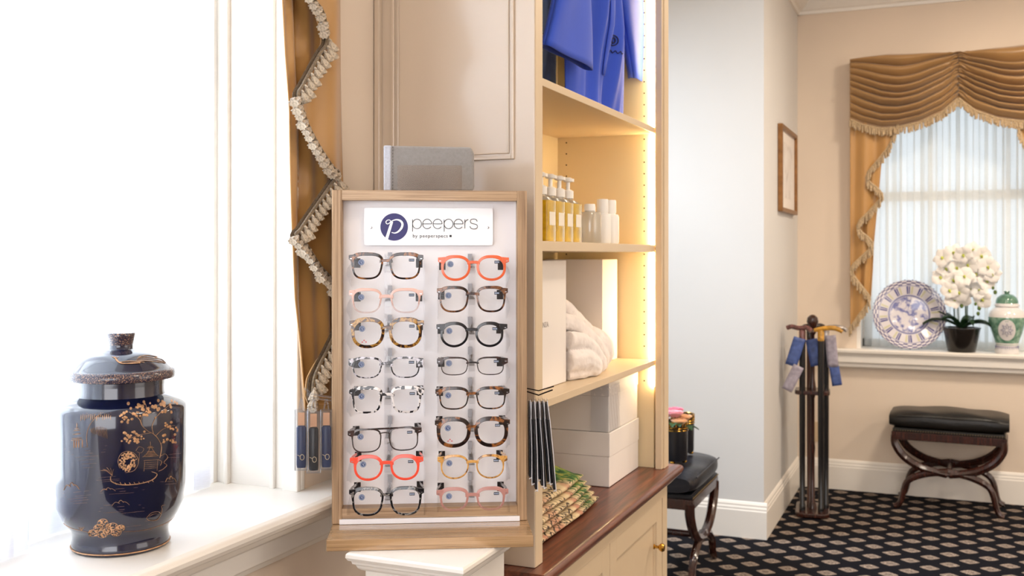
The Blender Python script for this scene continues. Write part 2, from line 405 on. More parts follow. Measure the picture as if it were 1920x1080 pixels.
obj('sill', bm, M_WHITE, wl, world=True, bev=.0015)

# ---- far window: sash, glass, sill
wf = thing('window_2', None, None, ((FX0+FX1)/2, YF, FZ0), kind='structure')
bm = nb()
box(bm, FX0, FX0+.02, YF+.0, YF+.25, FZ0, FZ1); box(bm, FX1-.02, FX1, YF, YF+.25, FZ0, FZ1); box(bm, FX0, FX1, YF, YF+.25, FZ1-.02, FZ1)
obj('jamb', bm, M_WHITE, wf, world=True)
bm = nb()
for x in (FX0+.045, FX1-.045): box(bm, x-.025, x+.025, YF+.20, YF+.23, FZ0, FZ1)
for x in (FX0+.39, FX1-.39): box(bm, x-.011, x+.011, YF+.205, YF+.225, FZ0, FZ1)
for z in (FZ0+.03, FZ1-.04, 1.69): box(bm, FX0, FX1, YF+.20, YF+.23, z-.028, z+.028)
obj('sash', bm, M_WHITE, wf, world=True)
bm = nb(); box(bm, FX0, FX1, YF+.213, YF+.217, FZ0, FZ1); obj('glass', bm, M_GLASS, wf, world=True)
SILLZ = .815
bm = nb()
profile_x(bm, [(-.25, SILLZ), (.075, SILLZ), (.082, SILLZ-.006), (.080, SILLZ-.02), (.070, SILLZ-.028), (.062, SILLZ-.04), (.060, SILLZ-.075), (.048, SILLZ-.085), (.046, SILLZ-.10), (.034, SILLZ-.108), (-.001, SILLZ-.108), (-.001, SILLZ-.03), (-.25, SILLZ-.03)], lambda a: YF-a, -.60, .95)
for v in bm.verts:
    if v.co.y > YF+.001: v.co.x = min(max(v.co.x, FX0), FX1)
obj('sill', bm, M_WHITE, wf, world=True, bev=.001)

# small electric outlet on the far wall
p = ony(1537, 810, YF-.004)
ot = thing('wall_outlet', 'small pale electrical outlet plate on the beige far wall beside the cane stand', 'outlet', (p.x, YF-.006, p.z-.055))
bm = nb(); rbox(bm, -.035, .035, -.057, .057, 0, .005, .006, M=Matrix.Translation((0, .006, .055)) @ Matrix.Rotation(PI/2, 4, 'X')); obj('cover_plate', bm, pm('outlet_beige', '#cdb594', .4), ot)
bm = nb()
for z in (.035, .075):
    for x in (-.007, .007): box(bm, x-.0012, x+.0012, -.0005, .003, z-.004, z+.004)
obj('socket', bm, M_BLACK, ot)

# ================================================================== LEFT WINDOW DRESSING
def sheer(name, y0, y1, xc, z0, z1, amp, folds, m, ph=0, hem=0):
    def f(s, t):
        y = lerp(y0, y1, s); z = lerp(z0, z1, t)
        q = 2*PI*folds*s+ph+.35*math.sin(2*PI*folds*.37*s+ph)
        a = math.sin(q)+.25*math.sin(q*1.73+.4*t)+.3*math.sin(q*.31+1.3)
        y += (abs(y1-y0)/folds)*(.20+.09*math.sin(q*.43+2))*math.sin(2*q)
        return (xc+amp*a*(.75+.25*(1-t)), y, z)
    b = nb(); grid(b, 420, 8, f)
    if hem:
        for o_ in (.0015, -.0015): grid(b, 60, 1, lambda s, t: (xc+o_+.004*math.sin(s*17), lerp(y0, y1, s), lerp(z0, z0+hem, t)))
    return b
b = sheer('a', .92, 1.475, -1.215, .936, 2.60, .010, 4.5, M_SHEER, .5, .05)
tag(obj('sheer_curtain', b, M_SHEER, smooth=True), 'white voile sheer curtain hanging behind the lacquered jar in the left window', 'sheer curtain')
b = sheer('b', .10, 1.045, -1.18, .936, 2.60, .007, 3, M_SHEER, 2.1, .055)
tag(obj('sheer_curtain', b, M_SHEER, smooth=True), 'white voile sheer panel at the far left edge, its deep hem on the sill', 'sheer curtain')

# gold cascade drape with tasselled edge
XD = -1.024
dr = thing('window_drape', 'gold satin cascade drape with zigzag tassel fringe beside the left window', 'drape', (XD, 1.52, .95))
LE = [(-60, 531), (0, 533), (100, 540), (200, 549), (400, 553), (560, 558), (660, 569), (760, 578), (800, 580)]
RE = [(-60, 624), (0, 627), (180, 634), (355, 640), (560, 648), (800, 652)]
ZZ = [(-420, 560), (-330, 592), (-240, 545), (-140, 590), (-60, 548), (0, 567), (24, 583), (61, 592), (86, 590), (102, 579), (134, 561), (163, 545), (179, 537), (208, 545), (240, 557), (277, 577), (314, 602), (326, 614), (346, 600), (379, 577), (407, 557), (432, 540), (441, 533), (461, 553), (498, 577), (526, 602), (556, 622), (590, 622), (644, 598), (685, 577), (710, 567), (742, 565), (758, 572)]
def back_f(s, t):
    v = lerp(-420, 772, t); a, bb = interp(LE, v), interp(RE, v); u = lerp(a, bb, s)
    x = XD-.012+.008*math.sin(s*9+t*3)+.004*math.sin(s*21+t*8)
    q = onx(u, v, XD); return (x, q.y, q.z)
b = nb(); grid(b, 40, 80, back_f); obj('under_layer', b, M_GOLDSATIN, dr, world=True, smooth=True, solid=.002)
def front_f(s, t):
    v = lerp(-420, 758, t); a, bb = interp(ZZ, v), interp(RE, v)-1; u = lerp(a, bb, s)
    x = XD+.012+.007*math.sin((u-540)*.10+t*2)*min(1, s*3+.3)+.003*math.sin(t*30+s*4)*(1-s)
    q = onx(u, v, XD); return (x, q.y, q.z)
b = nb(); grid(b, 30, 210, front_f); obj('front_layer', b, M_GOLDSATIN, dr, world=True, smooth=True, solid=.002)
path = [onx(u, v, XD) for v, u in ZZ]
path = [Vector((XD+.024, q.y, q.z)) for q in smoothline(path, 5)]
b = nb(); tube(b, path, .0035, 6); 
obj('fringe_cord', b, M_CORD, dr, world=True, smooth=True)
b = nb(); tube(b, [Vector((q.x-.006, q.y, q.z-.003)) for q in path], .0085, 8, flat=.35, up=Vector((1, 0, 0))); obj('gimp_band', b, fabric('shaded_gimp', '#54422c', .8, .2, 500, .5, .6, 300), dr, world=True, smooth=True)  # gimp behind the tassels, its colour darkened to paint shade into their gaps
def tassel_bm(r, l):
    b = nb(); prof = [(0, 0), (.16*r, 0), (.32*r, -.12*l), (.42*r, -.2*l), (.34*r, -.26*l), (.72*r, -.5*l), (1.0*r, -.92*l), (.92*r, -l), (0, -.93*l)]
    seg = 16; rings = []
    for k, (rr, z) in enumerate(prof):
        if rr == 0: rings.append([b.verts.new((0, 0, z))]); continue
        rings.append([b.verts.new((rr*(1+(.13 if i % 2 else -.13)*(k > 4))*math.cos(2*PI*i/seg), rr*.8*(1+(.13 if i % 2 else -.13)*(k > 4))*math.sin(2*PI*i/seg), z)) for i in range(seg)])
    for a, c in zip(rings, rings[1:]):
        for i in range(seg):
            j = (i+1) % seg
            f = [a[0], c[j], c[i]] if len(a) == 1 else [a[i], a[j], c[0]] if len(c) == 1 else [a[i], a[j], c[j], c[i]]
            b.faces.new(f)
    return b
def place_tassels(path, step, root, proto, M, sizefn, leanfn):
    d = 0; last = path[0]; k = 0
    for a, c in zip(path, path[1:]):
        seg = (c-a).length; d += seg
        if d < step: continue
        d = 0; o = proto if k == 0 else proto.copy()
        if k: COL.objects.link(o)
        o.parent = root
        t = (c-a).normalized()
        lean = leanfn(t); s = sizefn()
        q = Vector((0, 0, -1)).rotation_difference(lean.normalized())
        o.matrix_local = MW[root].inverted() @ Matrix.Translation(c) @ q.to_matrix().to_4x4() @ Matrix.Diagonal((s, s, s, 1))
        k += 1
path = [path[0]]+[p for i, p in enumerate(path)]
fine = []
for a, c in zip(path, path[1:]):
    for k in range(4): fine.append(a.lerp(c, k/4))
fine = [Vector((q.x+.004, q.y, q.z)) for q in fine]
tp = obj('tassel', tassel_bm(.0092, .024), M_FRINGE, dr, smooth=True)
def lean_big(t):
    if t.z > 0: t = -t
    r = random.uniform(-.12, .12)
    if t.y > .12: return Vector((.10, -.85+r, -.5))     # edge running down to the right: tassels push out to the left
    if t.y < -.12: return Vector((.22, .34+r, -.9))
    return Vector((.1, -.45+r, -.8))
place_tassels(fine, .0135, dr, tp, None, lambda: random.uniform(.85, 1.15), lean_big)

# ================================================================== THE LACQUERED JAR
JX, JY, JZ = ray(227, 0).x*1.462, ray(227, 0).y*1.462, .9325
kp = 1.462/1900
jar = thing('ginger_jar', 'navy lacquered lidded ginger jar painted with gold pagodas and trees on the left sill', 'jar', (JX, JY, JZ))
body = [(0, 0), (.064, 0), (.0665, .003), (.0665, .009), (.065, .014), (.0655, .026), (.070, .032), (.079, .045), (.086, .062), (.0885, .085), (.0897, .13), (.0900, .178), (.0900, .197), (.0885, .2015), (.080, .2075), (.068, .2135), (.0605, .217), (.0595, .222), (.0595, .243), (.056, .244), (.056, .23), (0, .23)]
bm = nb(); lathe(bm, body, seg=96)
RB = [(z, r) for r, z in body[3:-3]]
phi_cam = math.atan2(-JY, -JX)       # direction from the jar to the room's viewer
def jpt(u, v, off=.0004):
    """painted motif position: (u, v) measured over the front of the jar"""
    sx = max(-.985, min(.985, (u-226.5)/(.0900/kp)))
    th = math.asin(sx)
    dv = (1032-478)/1900 if v > 900 else (v-478)/1900
    z = (1020-v)*kp + .0900*math.cos(th)*((v-478)/1900)
    r = interp(RB, z)+off
    # recompute the angle with the local radius
    th = math.asin(max(-.99, min(.99, (u-226.5)*kp/r)))
    a = phi_cam+th
    return Vector((r*math.cos(a), r*math.sin(a), z))
def jstroke(pts, wd, mi=1, n=4):
    P = smoothline([(p[0], p[1], 0) for p in pts], n) if len(pts) > 2 else [Vector((*pts[0], 0)), Vector(((pts[0][0]+pts[1][0])/2, (pts[0][1]+pts[1][1])/2, 0)), Vector((*pts[1], 0))]
    tube(bm, [jpt(p.x, p.y) for p in P], [wd*kp*.5*(.55 if i in (0, len(P)-1) else 1) for i in range(len(P))], 5, mi, .5)
def jblob(u, v, r, mi=1, s=1.0):
    c = jpt(u, v); n = Vector((c.x, c.y, 0)).normalized(); side = Vector((-n.y, n.x, 0))
    vs = [bm.verts.new(jpt(u+r*math.cos(2*PI*k/7), v+r*s*math.sin(2*PI*k/7), .0003)) for k in range(7)]
    cv = bm.verts.new(jpt(u, v, .0009))
    for k in range(7): bm.faces.new([vs[k], vs[(k+1) % 7], cv]).material_index = mi
def cr(x, y): return (100+x/3.376, 740+y/3.376)
def J(pts, wd, n=4): jstroke([cr(*p) for p in pts], wd, 1, n)
rj = random.Random(3)
# big tree
J([(648, 420), (658, 350), (640, 300), (612, 265), (575, 240), (545, 205), (530, 165), (500, 135), (470, 115)], 2.0)
J([(612, 265), (602, 220), (615, 175), (640, 140), (680, 105), (730, 75)], 1.4); J([(545, 200), (540, 160), (570, 110), (565, 75)], 1.2)
J([(600, 255), (540, 262), (490, 278), (450, 290)], 1.2); J([(625, 275), (660, 240), (700, 222), (740, 215)], 1.2); J([(650, 330), (690, 310), (740, 300)], 1.0)
for cx, cy, sx, sy, n in ((500, 110, 80, 40, 22), (580, 110, 60, 50, 18), (700, 100, 60, 40, 20), (480, 280, 50, 35, 16), (530, 270, 40, 30, 10), (720, 220, 45, 35, 12), (710, 300, 50, 28, 12), (455, 165, 35, 25, 8)):
    for k in range(n):
        q = cr(cx+rj.uniform(-sx, sx), cy+rj.uniform(-sy, sy)); jblob(q[0], q[1], rj.uniform(1.6, 3.0))
# garden house
J([(555, 430), (640, 430)], 2); J([(558, 405), (638, 405)], 3); J([(560, 430), (556, 500)], 1.2); J([(636, 430), (632, 500)], 1.2)
for y in (445, 458, 470, 482): J([(558, y), (634, y)], 1.0)
for y, x0, x1 in ((395, 560, 630), (385, 568, 622), (375, 574, 616), (350, 575, 612), (342, 580, 606)): J([(x0, y), (x1, y)], 2.6)
J([(548, 408), (575, 385), (592, 345), (592, 310)], 1.3); J([(642, 408), (618, 385), (597, 345)], 1.3)
J([(510, 365), (528, 340), (555, 355), (540, 380), (515, 370)], 1.2); J([(530, 380), (528, 430)], 1.2)
# rockery, bank and pool
for k in range(120):
    a = rj.uniform(0, 2*PI); rr = rj.uniform(.15, 1)**.6; q = cr(466+50*rr*math.cos(a), 434+62*rr*math.sin(a)); jblob(q[0], q[1], rj.uniform(.9, 2.1))
J([(420, 470), (410, 420), (430, 375), (470, 365), (510, 390), (525, 440), (500, 490), (450, 500)], 1.5)
for dx in (-60, -45, -25, -5, 15): J([(378, 515), (375+dx*.5, 480), (372+dx, 455+abs(dx+20)*.5)], .9)
J([(370, 515), (375, 550), (430, 575), (520, 578), (600, 560), (632, 525), (600, 505)], 2.0)
for k in range(9): J([(395+k*26, 558+(7 if 1 < k < 8 else 0)), (402+k*26, 572+(5 if 1 < k < 8 else 0))], 2.6)
J([(650, 410), (680, 395), (695, 420), (672, 450), (690, 470), (665, 495), (640, 505)], 1.3); J([(640, 430), (660, 445), (650, 470)], 1.2)
# water lines, islets
for x0, x1, y in ((300, 400, 520), (290, 420, 535), (320, 420, 548), (320, 520, 600), (310, 560, 618), (360, 500, 630), (310, 540, 715), (300, 560, 735), (330, 440, 748), (330, 380, 700), (430, 560, 760), (100, 250, 600), (110, 260, 622), (130, 240, 640), (140, 250, 655), (160, 240, 670),
                  (110, 350, 322), (130, 345, 342), (150, 340, 362), (175, 300, 380), (190, 280, 402), (210, 290, 425), (215, 270, 450), (650, 780, 575), (680, 790, 592), (560, 700, 830), (440, 600, 858), (560, 780, 890), (500, 700, 905), (700, 780, 400), (690, 770, 420)):
    J([(x0, y), (x1, y+rj.uniform(-3, 3))], .55)
for cx, cy, w_, h_ in ((355, 605, 42, 18), (425, 700, 50, 26), (150, 570, 45, 34), (715, 570, 34, 28)):
    J([(cx-w_, cy+h_*.3), (cx-w_*.6, cy-h_*.6), (cx-w_*.1, cy-h_*.2)], 1.4); J([(cx-w_*.3, cy-h_*.3), (cx, cy-h_), (cx+w_*.35, cy-h_*.3)], 1.6); J([(cx+w_*.2, cy-h_*.6), (cx+w_*.6, cy-h_*.4), (cx+w_, cy+h_*.4)], 1.3)
# goose
J([(570, 810), (590, 830), (630, 832), (655, 800), (662, 760), (660, 735), (680, 728)], 1.5); J([(570, 810), (600, 775), (640, 772), (655, 790)], 1.2); J([(585, 800), (615, 785), (640, 790)], 1.0)
# left pagoda and willow
for y, w_ in ((200, 10), (212, 16), (235, 20), (262, 26), (272, 30)): J([(180-w_, y), (182+w_, y-2)], 3)
J([(181, 165), (181, 200)], 1.0)
for x in (165, 178, 192, 212): J([(x, 272), (x, 320)], 2.2)
J([(240, 320), (236, 250), (250, 190), (285, 140), (310, 120)], 1.3)
for k in range(16): x = 205+k*11; J([(x, 115+rj.uniform(-6, 6)), (x-2, 142+rj.uniform(-6, 16))], 1.0)
for k in range(12): x = 258+k*8; J([(x, 208-12*math.sin(k/11*PI)), (x+4, 232+k*4)], 1.2)
# foreground rocks and shore
for cx, cy, r in ((325, 818, 9), (300, 850, 8), (268, 888, 8), (322, 900, 9), (378, 855, 10), (400, 895, 9), (425, 865, 7), (350, 880, 8)):
    for kk_ in range(26):
        q = cr(cx+rj.uniform(-r*2.6, r*2.6), cy+rj.uniform(-r*2.6, r*2.6)); jblob(q[0], q[1], rj.uniform(.8, 1.7))
    J([(cx+r*3.3*math.cos(a*PI/4), cy+r*3.3*math.sin(a*PI/4)) for a in range(9)], 1.1)
J([(90, 820), (150, 850), (240, 880), (250, 915)], 1.1); J([(440, 895), (560, 900), (700, 870), (780, 830)], 1.0)
for dx in (-20, -8, 4, 16): J([(205, 865), (205+dx, 835)], .9)
# gilt wear on the foot
tube(bm, [Vector((.0672*math.cos(a*2*PI/64), .0672*math.sin(a*2*PI/64), .004)) for a in range(64)], .0009, 5, 1, closed=True)
obj('body', bm, [M_LACQ, M_GILT], jar, smooth=True, ang=50)
lid = [(0, .232), (.060, .232), (.060, .238), (.0735, .2405), (.0748, .2455), (.0735, .2515), (.0700, .2535), (.0655, .2570), (.056, .2665), (.044, .2745), (.031, .2795), (.018, .2815), (.0165, .2830), (.0165, .288), (.0, .288)]
NM, nt, p_ = newmat('lid_rim_lacquer')
n1 = N(nt, 'ShaderNodeTexNoise', Scale=700.0, Detail=2.0); L(nt, coords(nt), n1.inputs['Vector'])
L(nt, ramp(nt, n1.outputs[0], [(.50, '#171a33'), (.58, '#6b5248'), (.68, '#b38c70')]), p_.inputs['Base Color']); p_.inputs['Roughness'].default_value = .3; p_.inputs['Coat Weight'].default_value = .6
bm = nb(); lathe(bm, lid, seg=80)
for f in bm.faces:
    zc = f.calc_center_median().z; rr = Vector(f.calc_center_median()[:2]).length
    if rr > .0685 and zc < .2535: f.material_index = 2
def lpt(u, v):
    z = interp([(664, .281), (690, .268), (712, .255)], v); r = interp([(z_, r_) for r_, z_ in lid[6:12]], z)
    th = math.asin(max(-.98, min(.98, (u-221)*kp/r))); a = phi_cam+th
    z2 = z-.012*(1-math.cos(th)); r2 = interp([(z_, r_) for r_, z_ in lid[6:12]], max(z2, .2545))+.0005
    return Vector((r2*math.cos(a), r2*math.sin(a), max(z2, .2545)))
def Ls(pts, wd):
    P = smoothline([(110+x/6.75, 620+y/6.75, 0) for x, y in pts], 3); tube(bm, [lpt(p.x, p.y) for p in P], wd*kp*.5, 5, 1, .5)
Ls([(940, 380), (980, 325), (1030, 330), (1060, 370)], 2); Ls([(930, 400), (1000, 375), (1100, 370), (1170, 420)], 2); Ls([(920, 430), (1020, 405), (1150, 420), (1200, 440)], 2); Ls([(900, 460), (1000, 440), (1180, 450)], 2.4)
Ls([(680, 380), (700, 430), (740, 480), (830, 490), (960, 480)], 3.4); Ls([(650, 370), (690, 400), (720, 380)], 1.6); Ls([(720, 470), (850, 455), (1000, 470)], 3)
lo = obj('lid', bm, [M_LACQ, M_GILT, NM], jar, smooth=True, ang=50)
bm = nb(); lathe(bm, [(0, .2882), (.0165, .2882), (.0168, .290), (.0190, .300), (.0198, .3035), (.0185, .3055), (.010, .3050), (0, .3045)], seg=40)
obj('knob', bm, NM, lo, smooth=True, ang=50)

# ================================================================== BOOKCASE, WORKTOP, BASE CABINET
CF = -.7056; CY0 = 1.773; CY1 = 2.785; CZ = .76; CB = -1.02
bc = thing('bookcase', 'tall cream built-in bookcase with warm strip-lit shelves', 'bookcase', ((CF+XW)/2, (CY0+CY1)/2, CZ))
bm = nb(); box(bm, XW+.002, CF-.0006, CY0, CY0+.003, CZ, 2.60); box(bm, XW+.002, CF-.031, CY0+.003, CY0+.022, CZ, 2.60)
# raised trim and sunk field on the near side
def frame_loop(x0, x1, z0, z1, wd, pr):
    for a, b_, c, d in ((x0, x0+wd, z0, z1), (x1-wd, x1, z0, z1), (x0+wd, x1-wd, z0, z0+wd), (x0+wd, x1-wd, z1-wd, z1)): box(bm, a, b_, CY0-pr, CY0, c, d)
frame_loop(-1.012, -.747, 1.532, 2.50, .006, .006); frame_loop(-1.0, -.758, 1.543, 2.49, .0025, .003)
box(bm, XW+.002, XW+.014, CY0-.012, CY0, CZ, 2.6)
frame_loop(-1.012, -.747, .80, 1.44, .006, .006)
obj('side_panel', bm, M_CABSIDE, bc, world=True, bev=.0015)
bm = nb(); box(bm, CF-.03, CF, CY0+.0035, CY0+.040, CZ, 2.60); obj('stile', bm, M_CAB, bc, world=True, bev=.001)
bm = nb(); box(bm, XW+.002, CF-.03, CY1-.045, CY1, CZ, 2.60)
obj('side_panel', bm, M_CABIN, bc, world=True)
# shelf pin holes
bm = nb()
for u in (1062, 1208):
    x = ony(u, 400, CY1-.045).x
    for k in range(49):
        z = 1.0+k*.032
        if min(abs(z-s_) for s_ in (1.06, 1.3776, 1.70)) < .02: continue
        q = Matrix.Translation((x, CY1-.0450, z)) @ Matrix.Rotation(PI/2, 4, 'X')
        n0 = len(bm.verts); lathe(bm, [(0, -.0004), (.0022, -.0004), (.0022, .0005), (0, .0005)], seg=8); bm.verts.ensure_lookup_table()
        for v in bm.verts[n0:]: v.co = q @ v.co
tag(obj('pin_hole', bm, pm('hole_dark', '#3a2c1c', .8), bc, world=True), kind='stuff')
bm = nb(); box(bm, CF-.022, CF, CY1-.045, CY1, CZ, 2.60); box(bm, CF-.022, CF-.004, CY1-.060, CY1-.045, CZ, 2.6)
obj('stile', bm, M_CAB, bc, world=True, bev=.001)
bm = nb(); box(bm, CF-.036, CF-.028, CY1-.053, CY1-.0455, .985, 2.58); obj('light_strip', bm, M_LED, bc, world=True)
bm = nb(); box(bm, CB-.012, CB, CY0+.022, CY1-.045, CZ, 2.60); obj('back_panel', bm, M_CABIN, bc, world=True)
bm = nb(); box(bm, XW+.002, CF, CY0, CY1, 2.60, 2.66); obj('cornice', bm, M_CAB, bc, world=True, bev=.004)
for z, th in ((1.06, .016), (1.3776, .020), (1.7016, .016), (2.15, .016)):
    bm = nb(); box(bm, CB, -.73, CY0+.023, CY1-.0455, z-th, z); obj('shelf', bm, M_CAB, bc, world=True, bev=.001)

bm = nb()
W0, W1 = CF+.028, CF+.036
profile_y(bm, [(XW+.002, CZ-.034), (W0-.012, CZ-.034), (W0-.004, CZ-.030), (W0+.002, CZ-.024), (W1-.004, CZ-.020), (W1, CZ-.012), (W1-.001, CZ-.006), (W1-.006, CZ-.001), (W0-.006, CZ-.0006), (XW+.002, CZ-.0006)], lambda a: a, CY0-.03, CY1+.028)
tag(obj('worktop', bm, M_TOP, smooth=True, ang=60), 'polished dark mahogany worktop with rounded edge between bookcase and base cabinet', 'worktop')

bcab = thing('base_cabinet', 'cream painted base cabinet with recessed-panel doors below the mahogany worktop', 'cabinet', ((CF+XW)/2, (CY0+CY1)/2, 0))
bx = CF-.004
bm = nb(); box(bm, XW+.002, bx-.020, CY0, CY1, .08, CZ-.034); box(bm, XW+.002, bx-.06, CY0+.02, CY1-.02, 0, .08)
for y0, y1, z0, z1 in ((CY0, CY0+.03, .08, CZ-.034), (CY1-.045, CY1, .08, CZ-.034), (CY0+.03, CY1-.045, .68, CZ-.034), (CY0+.03, CY1-.045, .08, .13)):
    box(bm, bx-.020, bx, y0, y1, z0, z1)
obj('body', bm, M_CAB, bcab, world=True, bev=.001)
bm = nb(); profile_y(bm, [(bx, CZ-.034), (bx+.018, CZ-.034), (bx+.016, CZ-.042), (bx+.006, CZ-.048), (bx, CZ-.052)], lambda a: a, CY0-.005, CY1+.005)
obj('moulding', bm, M_CAB, bcab, world=True)
for i, (y0, y1) in enumerate(((CY0+.032, 2.262), (2.266, CY1-.047))):
    dx = bx-.003
    bm = nb(); r_ = .052
    for a, b_, c, d in ((y0, y0+r_, .132, .678), (y1-r_, y1, .132, .678), (y0+r_, y1-r_, .132, .132+r_), (y0+r_, y1-r_, .678-r_, .678)): box(bm, dx-.016, dx, a, b_, c, d)
    box(bm, dx-.016, dx-.010, y0+r_, y1-r_, .132+r_, .678-r_)
    ins = .006
    for a, b_, c, d in ((y0+r_, y0+r_+ins, .132+r_, .678-r_), (y1-r_-ins, y1-r_, .132+r_, .678-r_), (y0+r_, y1-r_, .132+r_, .132+r_+ins), (y0+r_, y1-r_, .678-r_-ins, .678-r_)): box(bm, dx-.012, dx-.005, a, b_, c, d)
    d_ = obj('door', bm, M_CAB, bcab, world=True, bev=.0012)
    ky = (y1-.085) if i else (y0+.045)
    kz = .567
    bm = nb(); lathe(bm, [(0, 0), (.007, 0), (.007, .002), (.004, .004), (.004, .012), (.007, .015), (.0105, .019), (.0115, .024), (.009, .029), (0, .031)], seg=20)
    bmesh.ops.transform(bm, matrix=Matrix.Translation((dx, ky, kz)) @ Matrix.Rotation(PI/2, 4, 'Y'), verts=bm.verts[:])
    obj('knob', bm, M_GOLD, d_, world=True, smooth=True)

# ------------------------------------------------------------------ shelf contents
def simple_box(name, x0, x1, y0, y1, z0, z1, m, label, cat, group=None, lid=0, rz=0):
    t = thing(name, label, cat, ((x0+x1)/2, (y0+y1)/2, z0), rz, group)
    hx, hy = (x1-x0)/2, (y1-y0)/2
    bm = nb(); box(bm, -hx, hx, -hy, hy, .0005, (z1-z0)-(lid if lid else 0)); obj('carton', bm, m, t, bev=.0015)
    bm = nb()
    if lid: box(bm, -hx-.0015, hx+.0015, -hy-.0015, hy+.0015, z1-z0-lid, z1-z0); obj('lid', bm, m, t, bev=.0015)
    return t
bA = simple_box('storage_box', -.995, -.777, 2.462, 2.728, CZ, .898, M_WHITEBOX, 'wide white lidded box on the worktop, lower of the two stacked', 'box', 'white boxes on the worktop', .061)
bB = simple_box('storage_box', -.993, -.779, 2.464, 2.726, .8985, 1.026, M_WHITEBOX, 'white box wrapped in clear film, upper of the two on the worktop', 'box', 'white boxes on the worktop', .036)
bm = nb(); rx = random.Random(5)
def wrap(s, t):
    a = lerp(-.05, .09, s); z = .900+.118*t; j = .0012*math.sin(a*300+t*9)+.0008*math.sin(t*40+s*7)
    return (-.7765+j, 2.4625+a, z) if a > 0 else (-.7765+a, 2.4615+j, z)
grid(bm, 28, 14, wrap); obj('film_wrap', bm, M_PLASTIC, bB, world=True, smooth=True)
b1 = simple_box('gift_box', -1.0, -.79, 1.84, 2.178, 1.0605, 1.338, M_WHITEBOX, 'upright white box with faint lettering at the left of the middle shelf', 'box', None, 0)
bm = nb(); q0 = onx(1021, 614, -.7896)
text_bm(bm, 'NZA', .017, lambda a, b_, c: (-.7893+c, q0.y+a-.012, q0.z+b_), .0003)
obj('lettering', bm, pm('faint_grey_ink', '#b9b2ae', .5), b1, world=True)
simple_box('gift_box', -1.0, -.835, 2.585, 2.72, 1.0605, 1.338, M_WHITEBOX, 'plain white upright box behind the folded robe on the middle shelf', 'box')

# plush robe on the shelf
rb = nb()
rr = random.Random(11)
def lump(c, s, rot):
    n0 = len(rb.verts); sphere(rb, (0, 0, 0), 1, 18, 12); rb.verts.ensure_lookup_table()
    Mx = Matrix.Translation(c) @ rot @ Matrix.Diagonal((*s, 1))
    for v in rb.verts[n0:]: v.co = Mx @ v.co
for c, s, r in (((-.870, 2.325, 1.115), (.085, .120, .055), 0), ((-.885, 2.37, 1.165), (.075, .135, .045), -.35), ((-.87, 2.31, 1.20), (.07, .115, .035), -.5), ((-.83, 2.44, 1.115), (.07, .085, .052), -.5)):
    lump(c, s, Matrix.Rotation(r, 4, 'X'))
def band(pts, w, fl): tube(rb, smoothline(pts, 8), w, 10, flat=fl, up=Vector((1, 0, 0)))
for k, (pts, w) in enumerate(((((-.90, 2.19, 1.262), (-.89, 2.28, 1.252), (-.87, 2.40, 1.20), (-.86, 2.50, 1.13), (-.87, 2.535, 1.075)), .026),
    (((-.85, 2.19, 1.235), (-.84, 2.27, 1.222), (-.82, 2.37, 1.175), (-.81, 2.46, 1.115), (-.82, 2.505, 1.072)), .024),
    (((-.81, 2.19, 1.200), (-.80, 2.26, 1.185), (-.785, 2.34, 1.145), (-.78, 2.41, 1.100), (-.79, 2.44, 1.070)), .021),
    (((-.79, 2.19, 1.155), (-.775, 2.25, 1.145), (-.77, 2.32, 1.115), (-.77, 2.37, 1.078)), .022),
    (((-.79, 2.19, 1.105), (-.77, 2.25, 1.105), (-.768, 2.31, 1.083), (-.775, 2.33, 1.07)), .026),
    (((-.80, 2.20, 1.075), (-.775, 2.27, 1.078), (-.79, 2.36, 1.072), (-.80, 2.45, 1.070)), .020))):
    band(pts, w, .8)
for v in rb.verts: v.co.z = max(v.co.z, 1.0615); v.co.x = min(max(v.co.x, -1.0), -.745)
o = obj('folded_robe', rb, M_TOWEL, smooth=True)
md = o.modifiers.new('remesh', 'REMESH'); md.mode = 'VOXEL'; md.voxel_size = .0035
md = o.modifiers.new('smooth', 'SMOOTH'); md.iterations = 4; md.factor = .5
tx = bpy.data.textures.new('folds', 'CLOUDS'); tx.noise_scale = .03; md = o.modifiers.new('folds', 'DISPLACE'); md.texture = tx; md.strength = .006; md.mid_level = .5
for mdd in o.modifiers: pass
tag(o, 'folded white plush bathrobe bundled on the middle shelf', 'robe')

# folded printed totes on the worktop
TM, nt, p_ = newmat('printed_canvas')
v = coords(nt); v2 = coords(nt, (.6, 1.25, 2.2)); br = N(nt, 'ShaderNodeTexVoronoi', Scale=52.0, Randomness=.55, feature='DISTANCE_TO_EDGE'); L(nt, v2, br.inputs['Vector'])
nz = N(nt, 'ShaderNodeTexNoise', Scale=9.0, Detail=2.0); L(nt, v, nz.inputs['Vector'])
vo = coords(nt, (1, 1, 1)); sp_ = N(nt, 'ShaderNodeSeparateXYZ'); L(nt, vo, sp_.inputs[0])
base = ramp(nt, nz.outputs[0], [(.35, '#cbb287'), (.55, '#dcc69c'), (.63, '#bf8468'), (.66, '#d8c094')])
ln = N(nt, 'ShaderNodeMath', operation='LESS_THAN'); L(nt, br.outputs['Distance'], ln.inputs[0]); ln.inputs[1].default_value = .06
nz3 = N(nt, 'ShaderNodeTexNoise', Scale=14.0); L(nt, v, nz3.inputs['Vector'])
gt = N(nt, 'ShaderNodeMath', operation='GREATER_THAN'); L(nt, nz3.outputs[0], gt.inputs[0]); gt.inputs[1].default_value = .44
mu = N(nt, 'ShaderNodeMath', operation='MULTIPLY'); L(nt, ln.outputs[0], mu.inputs[0]); L(nt, gt.outputs[0], mu.inputs[1])
m1 = N(nt, 'ShaderNodeMix', data_type='RGBA'); L(nt, mu.outputs[0], m1.inputs[0]); L(nt, base, m1.inputs[6]); m1.inputs[7].default_value = lin('#4a3a2c')
